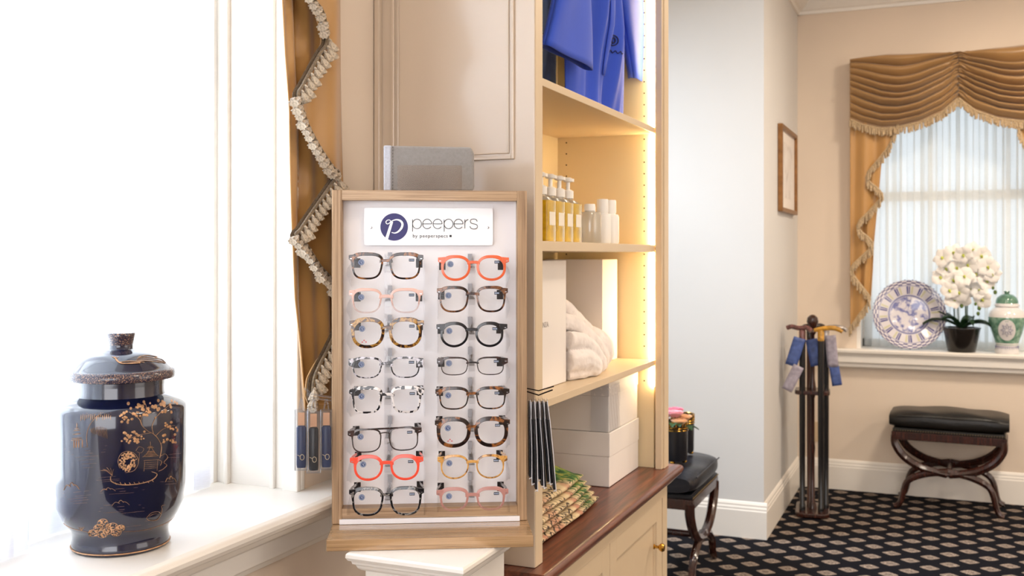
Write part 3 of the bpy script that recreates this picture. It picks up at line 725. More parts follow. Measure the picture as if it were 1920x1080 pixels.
nz2 = N(nt, 'ShaderNodeTexNoise', Scale=60.0, Detail=4.0); L(nt, v, nz2.inputs['Vector'])
# green printed foliage near the far end of each tote
ds = N(nt, 'ShaderNodeVectorMath', operation='DISTANCE'); L(nt, vo, ds.inputs[0]); ds.inputs[1].default_value = (.035, .165, .075)
ad = N(nt, 'ShaderNodeMath', operation='ADD'); L(nt, ds.outputs['Value'], ad.inputs[0])
sc_ = N(nt, 'ShaderNodeMath', operation='MULTIPLY'); L(nt, nz2.outputs[0], sc_.inputs[0]); sc_.inputs[1].default_value = .08; L(nt, sc_.outputs[0], ad.inputs[1])
gm = ramp(nt, ad.outputs[0], [(.135, (1, 1, 1, 1)), (.155, (0, 0, 0, 1))])
gc = ramp(nt, nz2.outputs[0], [(.38, '#1d4a1e'), (.5, '#3f7a35'), (.62, '#a9a448')])
m2 = N(nt, 'ShaderNodeMix', data_type='RGBA'); L(nt, gm, m2.inputs[0]); L(nt, m1.outputs[2], m2.inputs[6]); L(nt, gc, m2.inputs[7])
L(nt, m2.outputs[2], p_.inputs['Base Color']); p_.inputs['Roughness'].default_value = .8
bump(nt, p_, nz2.outputs[0], .5, .001)
LB = ['folded printed canvas tote lying directly on the worktop, bottom of its stack', 'folded printed canvas tote, second from the bottom of its stack', 'folded printed canvas tote in the middle of its stack', 'folded printed canvas tote, just under the topmost of its stack', 'folded canvas tote with green foliage print, topmost of its stack']
ZT = CZ+.0005
for k in range(5):
    th = .0145 if k < 4 else .017
    yE = 2.322-.012*k-.004*(k % 2); xF = -.746-.006*k; yS = 1.83
    bm = nb()
    def tf(s, t, yE=yE, xF=xF, k=k, th=th, z0=ZT):
        a = t*2*PI; hx = (xF+1.0)/2; cx = (xF-1.0)/2
        # rounded folded slab: superellipse section in X-Z, rounded at the far end
        y = lerp(yS, yE, s); e = 1-max(0, (s-.86)/.14)**2*.85; e = math.sqrt(max(e, .02))
        ca, sa = math.cos(a), math.sin(a)
        x = cx+hx*(abs(ca)**.35)*(1 if ca > 0 else -1)*(1-.10*max(0, s-.7)/.3)
        zz = th/2*(abs(sa)**.7)*(1 if sa > 0 else -1)*e
        lift = (.0035*math.sin(y*22+k)*math.sin(x*30)*(1 if k == 4 else .25)*(k > 0)+(.036*max(0, min(1, (-.80-x)/.13))*(.6+.4*math.sin(y*17))*(k == 4))) if sa > 0 else 0
        return (x, y, z0+th/2+zz+max(0, lift))
    gg = grid(bm, 40, 40, tf)
    bmesh.ops.remove_doubles(bm, verts=bm.verts[:], dist=.0001)
    bmesh.ops.holes_fill(bm, edges=[e for e in bm.edges if e.is_boundary])
    tag(obj('canvas_tote', bm, TM, smooth=True, ang=60), LB[k], 'tote bag', 'folded printed totes on the worktop'); ZT += th+.0004

# toiletries on the upper shelf
ZS = 1.378
M_FROST = clear('frosted_glass', (.93, .93, .9, 1), gl=.4, rough=.2, body=.45, bodycol='#f1ece2')
M_OIL = pm('amber_oil', '#cda300', .15, coat=.5, var=.2, vs=60)
M_BWHITE = pm('white_bottle_plastic', '#f3efe8', .3); M_LABEL = pm('paper_label', '#efe6d6', .6)
M_FROST = clear('frosted_glass', (.93, .93, .9, 1), gl=.4, rough=.2, body=.30, bodycol='#f1ece2')
def pump_bottle(y, label):
    t = thing('pump_bottle', label, 'bottle', (-.775, y, ZS), 0, 'amber oil bottles')
    w2 = .0255
    bm = nb(); rbox(bm, -w2, w2, -w2, w2, .0005, .086, .006)
    for f in bm.faces: f.material_index = 1
    lathe(bm, [(.024, .086), (.019, .092), (.011, .096), (.011, .101)], seg=24)
    obj('bottle_body', bm, [M_FROST, M_OIL], t, smooth=True)
    bm = nb(); box(bm, w2, w2+.0004, -.017, .017, .034, .062); obj('label', bm, M_LABEL, t)
    bm = nb(); lathe(bm, [(0, .099), (.0125, .099), (.0125, .115), (.008, .118), (.0045, .119), (.0045, .135), (.011, .137), (.012, .142), (.006, .146), (0, .146)], seg=20)
    box(bm, -.004, .004, 0, .030, .138, .145); tube(bm, [(0, 0, .1), (0, 0, .01)], .0015, 6)
    obj('pump', bm, M_BWHITE, t, smooth=True)
for y, lb in ((1.982, 'amber oil pump bottle half hidden behind the bookcase stile, nearest of the four'), (2.037, 'amber oil pump bottle, second from the left on the lit shelf'), (2.092, 'amber oil pump bottle, third from the left on the lit shelf'), (2.148, 'amber oil pump bottle beside the clear bottles, rightmost of the four')):
    pump_bottle(y, lb)
def jarlet(name, x, y, r, h, m, capm, capr, caph, label, grp):
    t = thing(name, label, 'bottle', (x, y, ZS), 0, grp)
    bm = nb(); lathe(bm, [(0, .0005), (r*.92, .0005), (r, .004), (r, h-.006), (r*.9, h), (capr*.9, h+.002), (capr*.9, h+.006), (0, h+.006)], seg=28); obj('bottle_body', bm, m, t, smooth=True)
    bm = nb(); lathe(bm, [(0, h+.004), (capr, h+.004), (capr*1.02, h+.006), (capr, h+caph-.002), (capr*.92, h+caph), (0, h+caph)], seg=28); obj('cap', bm, capm, t, smooth=True)
    return t
jarlet('clear_bottle', -.80, 2.235, .027, .075, M_FROST, M_BWHITE, .013, .016, 'frosted clear bottle just right of the amber bottles', 'frosted clear bottles')
jarlet('clear_bottle', -.772, 2.292, .027, .073, M_FROST, M_BWHITE, .013, .020, 'frosted clear bottle in front of the white wrapped bundle', 'frosted clear bottles')
jarlet('clear_bottle', -.79, 2.352, .022, .070, M_FROST, M_BWHITE, .012, .022, 'slim frosted bottle beside the two white bottles', 'frosted clear bottles')
jarlet('lotion_bottle', -.775, 2.400, .021, .073, M_BWHITE, M_BWHITE, .0145, .037, 'white lotion bottle with ribbed cap, left of the pair', 'white lotion bottles')
jarlet('lotion_bottle', -.770, 2.448, .022, .073, M_BWHITE, M_BWHITE, .0145, .037, 'white lotion bottle with ribbed cap, right of the pair nearest the lit side', 'white lotion bottles')
bm = nb()
for k in range(7):
    y0 = 2.195+k*.010; pts = [(-.86+.004*k, y0, ZS+.012), (-.86, y0-.01, ZS+.055), (-.85, y0+.03, ZS+.092+.002*k), (-.845, y0+.085, ZS+.098-.002*k), (-.85, y0+.12, ZS+.075), (-.86, y0+.125, ZS+.012)]
    tube(bm, smoothline(pts, 5), .0075, 8, flat=1.2)
tag(obj('wrapped_bundle', bm, M_TOWEL, smooth=True), 'cream rolled cloth bundle standing behind the clear bottles', 'bundle')

# ------------------------------------------------------------------ shirts
def shirt(name, label, xc, y0, y1, zh, col, logo=None, thick=.035, sleeves=(), group=None, front=True):
    m = fabric(col[0], col[1], .8, .1, 800, .08, .4, 5); m2 = fabric(col[0]+'_dark', col[2], .7, .3, 800, .05, .3, 5)
    yc = (y0+y1)/2; hw = (y1-y0)/2; zt = zh+.66
    t = thing(name, label, 'shirt', (xc, yc, zh), 0, group)
    def sh(s, tt, side):
        # s 0..1 across, tt 0..1 up
        k = math.sin(s*PI); y = lerp(y0, y1, s); z = lerp(zh, zt, tt)
        if tt > .8: q = (tt-.8)/.2; z -= .09*abs(2*s-1)**1.5*q; y = yc+(y-yc)*(1-.25*q)
        th = thick*(k**.5)*(.4+.6*min(1, tt*3))
        fold = .012*math.sin(s*19+1.1*tt)*(1-tt*.6)+.006*math.sin(s*41-3*tt)+.009*math.sin(s*8+tt*9)
        return (xc+side*th+(fold if side > 0 else -fold*.3)*k, y, z)
    bm = nb(); grid(bm, 60, 40, lambda s, t_: sh(s, t_, 1)); grid(bm, 60, 40, lambda s, t_: sh(s, t_, -1))
    bmesh.ops.remove_doubles(bm, verts=bm.verts[:], dist=.0005)
    obj('body', bm, m, t, world=True, smooth=True, ang=80)
    for k_, (la, lb, xs_) in enumerate(sleeves):      # flattened hanging sleeves: edges measured on the cloth
        A0, A1 = onx(la[0][0], la[0][1], xs_), onx(la[1][0], la[1][1], xs_); B0, B1 = onx(lb[0][0], lb[0][1], xs_), onx(lb[1][0], lb[1][1], xs_)
        bm = nb(); seg = 28
        def slv(a, q, A0=A0, A1=A1, B0=B0, B1=B1):
            an = a*2*PI; c_ = (1-math.cos(an))/2; L0 = A0.lerp(A1, q); L1 = B0.lerp(B1, q); p = L0.lerp(L1, c_)
            th_ = .020*abs(math.sin(an))**.6*(1 if math.sin(an) > 0 else -1)
            return (p.x+th_+.004*math.sin(c_*7+q*3), p.y, p.z-.006*math.sin(an)*(q > .9))
        grid(bm, seg, 14, slv)
        obj('sleeve', bm, m, t, world=True, smooth=True, solid=.0025, ang=80)
    bm = nb()
    def pl(s, q): y = yc+.0+(s-.5)*.028; z = lerp(zh+.33, zt-.05, q) if False else lerp(1.80, zt-.06, q); ss = (y-y0)/(y1-y0); p0 = sh(ss, (z-zh)/(zt-zh), 1); return (p0[0]+.003, p0[1], p0[2])
    grid(bm, 4, 16, pl); obj('placket', bm, m, t, world=True, smooth=True, solid=.0012)
    bm = nb()
    tube(bm, smoothline([(xc+.012, yc-.075, zt-.03), (xc+.045, yc-.035, zt-.055), (xc+.05, yc, zt-.07), (xc+.045, yc+.035, zt-.055), (xc+.012, yc+.075, zt-.03), (xc-.03, yc, zt-.0)], 5), .013, 8)
    obj('collar', bm, m, t, world=True, smooth=True)
    if logo:
        bm = nb()
        def lp(a, b_):  # a along Y from the logo centre, b up
            y = logo[0]+a; z = logo[1]+b_; ss = (y-y0)/(y1-y0); p0 = sh(ss, (z-zh)/(zt-zh), 1); return Vector((p0[0]+.0025, p0[1], z))
        tube(bm, [lp(.013*math.cos(k*PI/8), .016+.013*math.sin(k*PI/8)) for k in range(16)], .0016, 5, closed=True)
        tube(bm, [lp(.006*math.cos(k*PI/4), .016+.007*math.sin(k*PI/4)) for k in range(8)], .002, 5, closed=True)
        tube(bm, [lp(-.030+k*.0022, -.012+.0045*math.sin(k*1.15)*(1.4 if k < 4 else .7)) for k in range(28)], .0013, 5)
        obj('embroidery', bm, pm('navy_thread', '#141b4a', .6), t, world=True, smooth=True)
    # hanger
    bm = nb(); tube(bm, smoothline([(xc-.005, yc-.17, zt-.10), (xc-.005, yc, zt-.03), (xc-.005, yc+.17, zt-.10)], 6), .006, 8); tube(bm, smoothline([(xc-.005, yc, zt-.03), (xc-.005, yc, zt+.03), (xc-.005, yc+.015, zt+.05), (xc-.005, yc, zt+.065)], 5), .0015, 6)
    tag(obj('garment_hanger', bm, M_BWHITE, smooth=True), 'white hanger inside the '+('royal blue polo' if logo and front else 'pale blue shirt'), 'hanger')
shirt('polo_shirt', 'royal blue short-sleeved polo shirt with small navy chest embroidery hanging in the bookcase', -.80, 2.20, 2.655, 1.706, ('royal_blue_pique', '#2c4fc4', '#1a2f86'), logo=(2.475, 1.880), sleeves=((((1052, -70), (1020, 84)), ((1092, -70), (1106, 132)), -.748), (((1148, -60), (1187, 146)), ((1193, -60), (1212, 160)), -.785)))
shirt('casual_shirt', 'pale blue shirt hanging behind the polo at the left of the bookcase', -.925, 2.03, 2.47, 1.706, ('pale_blue_cotton', '#c3dcf6', '#50698c'), logo=(2.33, 1.905), thick=.022, front=False)
bm = nb(); tube(bm, [(-.88, CY0+.023, 2.435), (-.88, CY1-.046, 2.435)], .009, 12); tag(obj('hanging_rail', bm, M_SILVER, bc, world=True, smooth=True))

# ================================================================== PEDESTAL AND EYEGLASS DISPLAY
def p_col():
    q1 = onz(869, 1064, .858); q0 = onz(642, 1036, .858)
    return q0, q1
PZ = ond(805, 980, 1.72).z-.0190
q0, q1 = onz(650, 1037, PZ), onz(869, 1064, PZ)
px0, px1, py0 = q0.x, q1.x, (q0.y+q1.y)/2; py1 = py0+.225
ped = thing('pedestal', 'white painted square pedestal with moulded top under the glasses display', 'pedestal', ((px0+px1)/2, (py0+py1)/2, 0))
bm = nb()
cxp, cyp = (px0+px1)/2, (py0+py1)/2
prf = [(.0, 0), (.0025, -.003), (.003, -.008), (.0, -.013), (-.004, -.0145), (-.005, -.019), (-.009, -.021), (-.011, -.026), (-.015, -.030), (-.020, -.032)]
prev = None
for o_, z_ in prf:
    hx, hy = (px1-px0)/2+o_, (py1-py0)/2+o_
    rg = [bm.verts.new((cxp+a*hx, cyp+b_*hy, PZ+z_)) for a, b_ in ((-1, -1), (1, -1), (1, 1), (-1, 1))]
    if prev:
        for k in range(4): bm.faces.new([prev[k], prev[(k+1) % 4], rg[(k+1) % 4], rg[k]])
    else: bm.faces.new(rg)
    prev = rg
bm.faces.new(prev)
obj('top', bm, M_WHITE, ped, world=True, bev=.0006)
bm = nb(); box(bm, px0+.020, px1-.020, py0+.020, py1-.020, .12, PZ-.031); obj('column', bm, M_WHITE, ped, world=True, bev=.002)
bm = nb(); box(bm, px0, px1, py0, py1, 0, .12); obj('plinth', bm, M_WHITE, ped, world=True, bev=.003)

DD = 1.72; DR = YAW+math.radians(4.5)
dc = ond(805, 980, DD); TZ = dc.z          # top of the tray
DISP = thing('eyeglass_display', 'oak framed countertop display board with white backing and brand sign holding reading glasses', 'display stand', (dc.x, dc.y, PZ), DR)
DM = mat4((dc.x, dc.y, PZ), DR); DI = DM.inverted(); camL = DI @ Vector((0, 0, EYE))
def face(u, v, yl=0.0):
    """photo measurement -> display-local point on the plane y = yl"""
    r = DI.to_3x3() @ ray(u, v); t = (yl-camL.y)/r.y; return camL+r*t
fl, fr_ = face(622, 700).x, face(988, 700).x
zt = face(805, 357).z; zin = face(805, 376).z; zb0 = face(805, 970).z; zb1 = face(805, 951).z
il, ir = face(641, 700).x, face(970, 700).x
TL = TZ-PZ
bm = nb(); box(bm, fl, il, 0, .115, TL+.0004, zt); obj('frame_side', bm, M_OAK_V, DISP, bev=.0012)
bm = nb(); box(bm, ir, fr_, 0, .115, TL+.0004, zt); obj('frame_side', bm, M_OAK_V, DISP, bev=.0012)
bm = nb(); box(bm, il, ir, 0, .115, zin, zt); obj('frame_top', bm, M_OAK_H, DISP, bev=.0008)
bm = nb(); box(bm, il, ir, 0, .115, zb0, zb1); obj('frame_bottom', bm, M_OAK_H, DISP, bev=.0008)
bm = nb(); box(bm, il-.001, ir+.001, .028, .034, zb1, zin); obj('backing_board', bm, M_BOARD, DISP)
bm = nb(); box(bm, il-.004, ir+.004, -.003, .010, TL+.0004, zb0-.0003); obj('ledge_strip', bm, M_BOARD, DISP, bev=.0005)
tw = (face(1000, 1015, -.09).x-face(612, 1015, -.09).x)/2; tcx = (face(1000, 1015, -.09).x+face(612, 1015, -.09).x)/2
bm = nb(); box(bm, tcx-tw, tcx+tw, -.092, .115, TL-.0187, TL); obj('tray', bm, wood('oak_tray', '#7c6044', '#a9865f', '#c09c74', 'X', 60, .22, 1.0), DISP, bev=.001)
# brand sign
sl, sr = face(683, 425, .024).x, face(924, 425, .024).x; sb, st = face(805, 460, .024).z, face(805, 390, .024).z
bm = nb(); rbox(bm, sl, sr, sb, st, 0, .003, .004, M=Matrix.Translation((0, .024, 0)) @ Matrix.Rotation(PI/2, 4, 'X'))
sg = obj('sign', bm, M_SIGN, DISP)
SYP = .0206
kf = (face(900, 425, SYP).x-face(700, 425, SYP).x)/200.0   # metres per photo pixel on the sign
def S2(x, y):   # crop coordinates of the sign (7.385 x) -> local
    return face(680+x/7.385, 380+y/7.385, SYP)
bm = nb(); c0 = S2(436, 337); R0 = kf*190/7.385
prism(bm, [(c0.x+R0*math.cos(k*2*PI/64), c0.z+R0*math.sin(k*2*PI/64)) for k in range(64)], lambda a, b_, d: (a, SYP+.0004-d, b_), .0004); lg = obj('logo_disc', bm, M_NAVY, sg)
bm = nb()
def ribbon(bm, pts, ws, mi=0, n=6, y=None, th=.0003):
    P = smoothline([(p[0], p[1], w_) for p, w_ in zip(pts, ws)], n)
    L_, R_ = [], []
    for i, p in enumerate(P):
        a = P[max(0, i-1)]; c = P[min(len(P)-1, i+1)]; d = Vector((c.x-a.x, c.y-a.y)); d.normalize() if d.length else None
        nrm = Vector((-d.y, d.x)); hw = p.z/2
        L_.append((p.x+nrm.x*hw, p.y+nrm.y*hw)); R_.append((p.x-nrm.x*hw, p.y-nrm.y*hw))
    def P3(q, dy): s_ = S2(*q); return (s_.x, s_.y-dy, s_.z)
    for dy in (y, y+th):
        A = [bm.verts.new(P3(q, dy)) for q in L_]; B = [bm.verts.new(P3(q, dy)) for q in R_]
        for i in range(len(A)-1): bm.faces.new([A[i], A[i+1], B[i+1], B[i]]).material_index = mi
ribbon(bm, [(392, 262), (372, 240), (340, 245), (322, 268), (335, 292), (362, 290), (385, 268), (420, 248), (470, 236), (520, 250), (550, 290), (540, 345), (500, 395), (450, 420), (400, 412)], [9, 9, 10, 12, 12, 11, 12, 14, 18, 26, 30, 30, 24, 16, 9], y=.0009)
ribbon(bm, [(408, 262), (385, 330), (360, 410), (330, 505)], [30, 36, 38, 42], y=.0007)
obj('logo_letter', bm, M_SIGN, lg)
bm = nb(); T = 8.5
def ring(cx, cy, rx_, ry_, a0, a1, n=26):
    ribbon(bm, [(cx+rx_*math.cos(math.radians(lerp(a0, a1, k/n))), cy-ry_*math.sin(math.radians(lerp(a0, a1, k/n)))) for k in range(n+1)], [T]*(n+1), n=1, y=.0004)
def seg2(a, b_): ribbon(bm, [a, ((a[0]+b_[0])/2, (a[1]+b_[1])/2), b_], [T]*3, n=1, y=.0004)
for px_ in (690, 1127):      # p
    seg2((px_, 232), (px_, 402)); ring(px_+62, 294, 62, 66, 0, 360)
for ex in (893, 1037, 1327):  # e
    ring(ex, 294, 62, 66, 0, 325); seg2((ex-60, 294), (ex+62, 294))
seg2((1415, 232), (1415, 358)); ring(1468, 284, 52, 50, 96, 180, 10)
ribbon(bm, [(1585, 262), (1572, 236), (1538, 226), (1502, 234), (1490, 260), (1506, 284), (1542, 294), (1578, 306), (1590, 332), (1574, 356), (1538, 364), (1500, 354), (1484, 326)], [T]*13, y=.0004)
obj('lettering', bm, M_INK, sg)
bm = nb(); o2 = S2(690, 482)
text_bm(bm, 'by peeperspecs', 62*kf/7.385*1.13, lambda a, b_, c: (o2.x+a, SYP-.0003-c, o2.z+b_), .0003, spacing=1.12)
q = S2(1217, 462); bb_ = 15*kf/7.385; box(bm, q.x-bb_, q.x+bb_, SYP-.0005, SYP, q.z-bb_, q.z+bb_)
obj('tagline', bm, M_INK, sg)
for sx_ in (117, 1735):
    bm = nb(); q = S2(sx_, 345); lathe(bm, [(0, 0), (.0022, 0), (.0018, .001), (0, .0014)], seg=12)
    bmesh.ops.transform(bm, matrix=Matrix.Translation((q.x, SYP, q.z)) @ Matrix.Rotation(PI/2, 4, 'X'), verts=bm.verts[:]); obj('screw', bm, M_SILVER, sg, smooth=True)

# clear holders
GY = -.072                      # plane of the glasses fronts
rows = [(724, 500, 888, 503), (724, 566, 886, 562), (725, 624, 885, 628), (724, 690, 886, 687), (725, 750, 886, 748), (722, 824, 886, 811), (725, 877, 886, 874), (725, 940, 886, 935)]
for ci, u in enumerate((727, 885)):
    bm = nb(); a = face(u, 480, .02); z0 = face(u, 950, .02).z; box(bm, a.x-.006, a.x+.006, .0235, .0262, z0, a.z+.004)
    rail = obj('acrylic_rail', bm, M_CLEAR, DISP)
    for r in rows:
        uu, vv = (r[0], r[1]) if ci == 0 else (r[2], r[3])
        bm = nb(); q = face(u, vv-3, GY); z = q.z
        box(bm, q.x-.0045, q.x+.0045, GY+.004, .0262, z-.002, z+.0005)         # arm
        box(bm, q.x-.0055, q.x+.0055, GY+.004, GY+.006, z-.011, z+.0005)       # nose lip
        box(bm, q.x-.004, q.x+.004, GY+.012, GY+.0135, z+.0005, z+.016)
        box(bm, q.x-.0045, q.x+.0045, .018, .0215, z+.002, z+.022)
        pg = obj('nose_holder', bm, M_CLEAR, DISP, bev=.0004)
        bm = nb(); box(bm, q.x-.0035, q.x+.0035, .0168, .018, z+.008, z+.021); box(bm, q.x-.001, q.x+.001, .016, .0172, z+.0, z+.008)
        obj('clip', bm, pm('smoked_clear', '#a09fa4', .25), pg)
# faint side wings that carry the temples
for ci, (ua, ub) in enumerate(((655, 795), (820, 950))):
    for uu in (ua, ub):
        a = face(uu, 490, .0).x; z1_, z0_ = face(uu, 490, 0).z, face(uu, 945, 0).z
        bm = nb()
        for k, r in enumerate(rows):
            z = face(uu, (r[1], r[3])[ci]+6, -.02).z
            prism(bm, [(.0262, z+.010), (-.040, z+.003), (-.055, z-.004), (-.050, z-.010), (-.02, z-.016), (.0262, z-.030)], lambda y_, z_, d, a=a: (a+d, y_, z_), .0016)
        obj('side_wing', bm, M_CLEAR, DISP)

T_DARK = [(.40, '#1d110e'), (.50, '#3a211a'), (.58, '#7a4a2c'), (.66, '#2a1512')]
GM = {
 'tort': tortoise('tortoise_dark', [(.38, '#1a0f0d'), (.52, '#33201a'), (.60, '#9a5e2e'), (.68, '#2a1814')], 70),
 'tort2': tortoise('tortoise_brown', [(.36, '#1c1210'), (.50, '#4a2c20'), (.60, '#8a5a38'), (.70, '#251512')], 85),
 'yel': tortoise('tortoise_honey', [(.38, '#1d100c'), (.47, '#5a3418'), (.54, '#b98a3a'), (.62, '#6d4420'), (.70, '#21120d')], 95),
 'org': pm('orange_acetate', '#e2643a', .25, coat=.3), 'coral': pm('coral_acetate', '#f0523a', .22, coat=.3), 'blk': pm('black_acetate', '#17151a', .2, coat=.4),
 'thin': tortoise('dark_brown_metal', [(.4, '#1c1415'), (.6, '#3b2826')], 80),
 'spk': tortoise('speckled_clear', [(.44, '#1b191c'), (.49, '#2a282c'), (.53, '#b7b2ba'), (.66, '#cfcad2')], 120),
 'spk2': tortoise('speckled_white', [(.42, '#17151a'), (.48, '#26242a'), (.51, '#d8d0cc'), (.68, '#e6deda')], 110),
 'grey': tortoise('grey_tortoise', [(.40, '#100e12'), (.52, '#1d1b20'), (.58, '#8d867f'), (.70, '#2a2730')], 120),
 'amb': tortoise('amber_acetate', [(.36, '#5b3416'), (.46, '#c08a44'), (.60, '#d9a35a'), (.70, '#a06a2c')], 90),
}
def fade(name, top, bot, z0, z1):
    m, nt, p = newmat(name); nt.nodes.remove(p); out = nt.nodes['Material Output']
    tc = N(nt, 'ShaderNodeTexCoord'); sp = N(nt, 'ShaderNodeSeparateXYZ'); L(nt, tc.outputs['Object'], sp.inputs[0])
    mr = N(nt, 'ShaderNodeMapRange'); mr.inputs[1].default_value = z0; mr.inputs[2].default_value = z1; L(nt, sp.outputs[2], mr.inputs[0])
    p = N(nt, 'ShaderNodeBsdfPrincipled'); p.inputs['Base Color'].default_value = lin(top); p.inputs['Roughness'].default_value = .2
    t = N(nt, 'ShaderNodeBsdfTransparent'); t.inputs[0].default_value = (.95, .93, .93, 1)
    mm = N(nt, 'ShaderNodeMath', operation='MULTIPLY_ADD'); mm.inputs[1].default_value = .75; mm.inputs[2].default_value = .2; L(nt, mr.outputs[0], mm.inputs[0])
    mx = N(nt, 'ShaderNodeMixShader'); L(nt, mm.outputs[0], mx.inputs[0]); L(nt, t.outputs[0], mx.inputs[1]); L(nt, p.outputs[0], mx.inputs[2]); L(nt, mx.outputs[0], out.inputs[0]); return m
GM['pink'] = fade('rose_fading_clear', '#dcb0a0', '#ffffff', -.010, .008)
GM['mauve'] = fade('mauve_fading_clear', '#b98379', '#e9cfc8', -.022, .004)
M_STICK = pm('round_sticker_blue', '#24345e', .4); M_STICKW = pm('sticker_print', '#b9c3da', .5)
M_TIP = pm('temple_tip_dark', '#221a1a', .25)
GK = (face(900, 700, GY).x-face(700, 700, GY).x)/200
def glasses(u, v, W, lw, lh, sep, n, rim, brow, mat, by, label, bh=4.0, taper=.07, roll=0, red=False, bar=False, endw=9, topflat=0, tipup=False, tempm=None):
    c = face(u, v, GY); cw = DM @ c
    g = thing('reading_glasses', label, 'glasses', cw, DR, 'reading glasses on the display')
    g.rotation_euler = (0, roll, DR); MW[g] = mat4(cw, DR, 0, roll)
    K = GK; dep = .0036; rim *= 1.38; brow *= 1.28; bh *= 1.25
    def lensline(sg_, off=None, N_=56):
        out = []
        for i in range(N_):
            a = 2*PI*i/N_; ca, sa = math.cos(a), math.sin(a)
            den = (abs(ca)**n+abs(sa)**n)**(1/n)
            x = lw/2*ca/den; y = lh/2*sa/den
            x *= 1+taper*(y/(lh/2))
            if y > 0: y *= 1-topflat*.12*(1 if ca*sg_ < 0 else 0)*abs(ca)
            # inner (nose) side leans away below
            if ca*sg_ < 0: x += sg_*(-(y/(lh/2))*lw*.035)
            if off is not None:
                t_ = rim+(brow-rim)*max(0, sa)**1.3
                if ca*sg_ > 0 and sa > 0: t_ += 2.0*(ca*sg_*sa*2)**2
                ln_ = math.hypot(ca, sa); x += ca*t_; y += sa*t_
            out.append(((sg_*sep/2+x)*K, y*K))
        return out
    bm = nb()
    for sg_ in (-1, 1):
        I = lensline(sg_); O = lensline(sg_, 1)
        vi0 = [bm.verts.new((x, 0, y)) for x, y in I]; vo0 = [bm.verts.new((x, .0006, y)) for x, y in O]
        vi1 = [bm.verts.new((x, dep, y)) for x, y in I]; vo1 = [bm.verts.new((x, dep, y)) for x, y in O]
        m_ = len(I)
        for i in range(m_):
            j = (i+1) % m_
            bm.faces.new([vi0[i], vi0[j], vo0[j], vo0[i]]); bm.faces.new([vo0[i], vo0[j], vo1[j], vo1[i]]); bm.faces.new([vo1[i], vo1[j], vi1[j], vi1[i]]); bm.faces.new([vi1[i], vi1[j], vi0[j], vi0[i]])
        # end piece
        xo = sg_*(sep/2+lw/2*(1+taper*.6))*K; xe = sg_*W/2*K; ty = (lh/2+brow*.35)*K; e1 = endw*K
        poly = [(xo-sg_*4*K, ty+.2*K), (xe, ty-1.0*K), (xe, ty-e1), (xo+sg_*.5*K, ty-e1-4*K), (xo-sg_*3*K, ty-e1)]
        if sg_ < 0: poly = poly[::-1]
        prism(bm, poly, lambda a, b_, d: (a, .0001+d, b_), dep)
    # bridge
    xb = (sep/2-lw/2+1.5)
    pts = []; 
    for k in range(9):
        x = lerp(-xb, xb, k/8); pts.append((x, by+1.6*(1-(x/xb)**2)))
    poly = [(x*K, (y+bh/2)*K) for x, y in pts]+[(x*K, (y-bh/2)*K) for x, y in pts[::-1]]
    prism(bm, poly, lambda a, b_, d: (a, .0002+d, b_), dep-.0002)
    if bar:
        xx = sep/2-lw*.18; prism(bm, [(-xx*K, (lh/2+brow)*K), (xx*K, (lh/2+brow)*K), (xx*K, (lh/2-.5)*K), (-xx*K, (lh/2-.5)*K)], lambda a, b_, d: (a, .0003+d, b_), dep-.0004)
    # little metal hinge studs
    fo = obj('frame', bm, GM[mat], g, smooth=True, bev=.0005, ang=50)
    bm = nb()
    for sg_ in (-1, 1): x = sg_*(W/2-4)*K; box(bm, x-.0015, x+.0015, -.0002, .0002, (lh/2-6)*K, (lh/2-5)*K)
    obj('stud', bm, M_SILVER, fo)
    for sg_ in (-1, 1):
        I = [(x*1.0, y*1.0) for x, y in lensline(sg_)]
        bm = nb(); prism(bm, I, lambda a, b_, d: (a, .0016+d, b_), .0006); obj('lens', bm, M_LENS, g)
        bm = nb(); x0 = sg_*(W/2-2.0)*K; z0 = (lh/2+brow*.35-endw*.55)*K; x1 = x0-sg_*.003
        x1 = x0-sg_*.006
        pts = [(x0, .003, z0), (x0, .03, z0-.001), (x1, .070, z0-.003), (x1, .080, z0-.004)]
        box(bm, x1-.0055, x1+.0055, .078, .081, z0-.018, z0-.002, 1)
        P = smoothline(pts, 3); nP = len(P)
        for i, q in enumerate(P):
            pass
        tube(bm, P, [.0013]*nP, 8, 0, 2.0)
        nf = len(bm.faces)
        for f in bm.faces:
            if f.calc_center_median().y > .058: f.material_index = 1
        bm2 = bm; obj('temple', bm2, [tempm or GM[mat] if mat not in ('pink', 'mauve') else GM['tort2'], M_TIP], g, smooth=True)
    # demonstration sticker and strength label
    sx0 = (-sep/2-lw*.22)*K; sz0 = lh*.20*K
    bm = nb(); R_ = 5.8*K; prism(bm, [(sx0+R_*math.cos(k*PI/10), sz0+R_*math.sin(k*PI/10)) for k in range(20)], lambda a, b_, d: (a, .0015-d, b_), .0002)
    for k in range(20):
        a0, a1 = k*PI/10, (k+1)*PI/10
        bm.faces.new([bm.verts.new((sx0+r_*math.cos(a_), .00125, sz0+r_*math.sin(a_))) for r_, a_ in ((R_*.86, a0), (R_*.86, a1), (R_*.72, a1), (R_*.72, a0))]).material_index = 1
    for dx_, dz_, w_ in ((-.35, .2, .3), (.1, .25, .35), (-.25, -.12, .6), (-.05, -.4, .35)):
        x = sx0+dx_*R_; z = sz0+dz_*R_; bm.faces.new([bm.verts.new(p_) for p_ in ((x, .00125, z), (x+w_*R_, .00125, z), (x+w_*R_, .00125, z+.16*R_), (x, .00125, z+.16*R_))]).material_index = 1
    obj('round_sticker', bm, [M_STICK, M_STICKW], g)
    lx = (sep/2+lw*.24)*K; lz = lh*.30*K
    bm = nb(); box(bm, lx-5*K, lx+5*K, .0013, .0015, lz-2.6*K, lz+2.6*K)
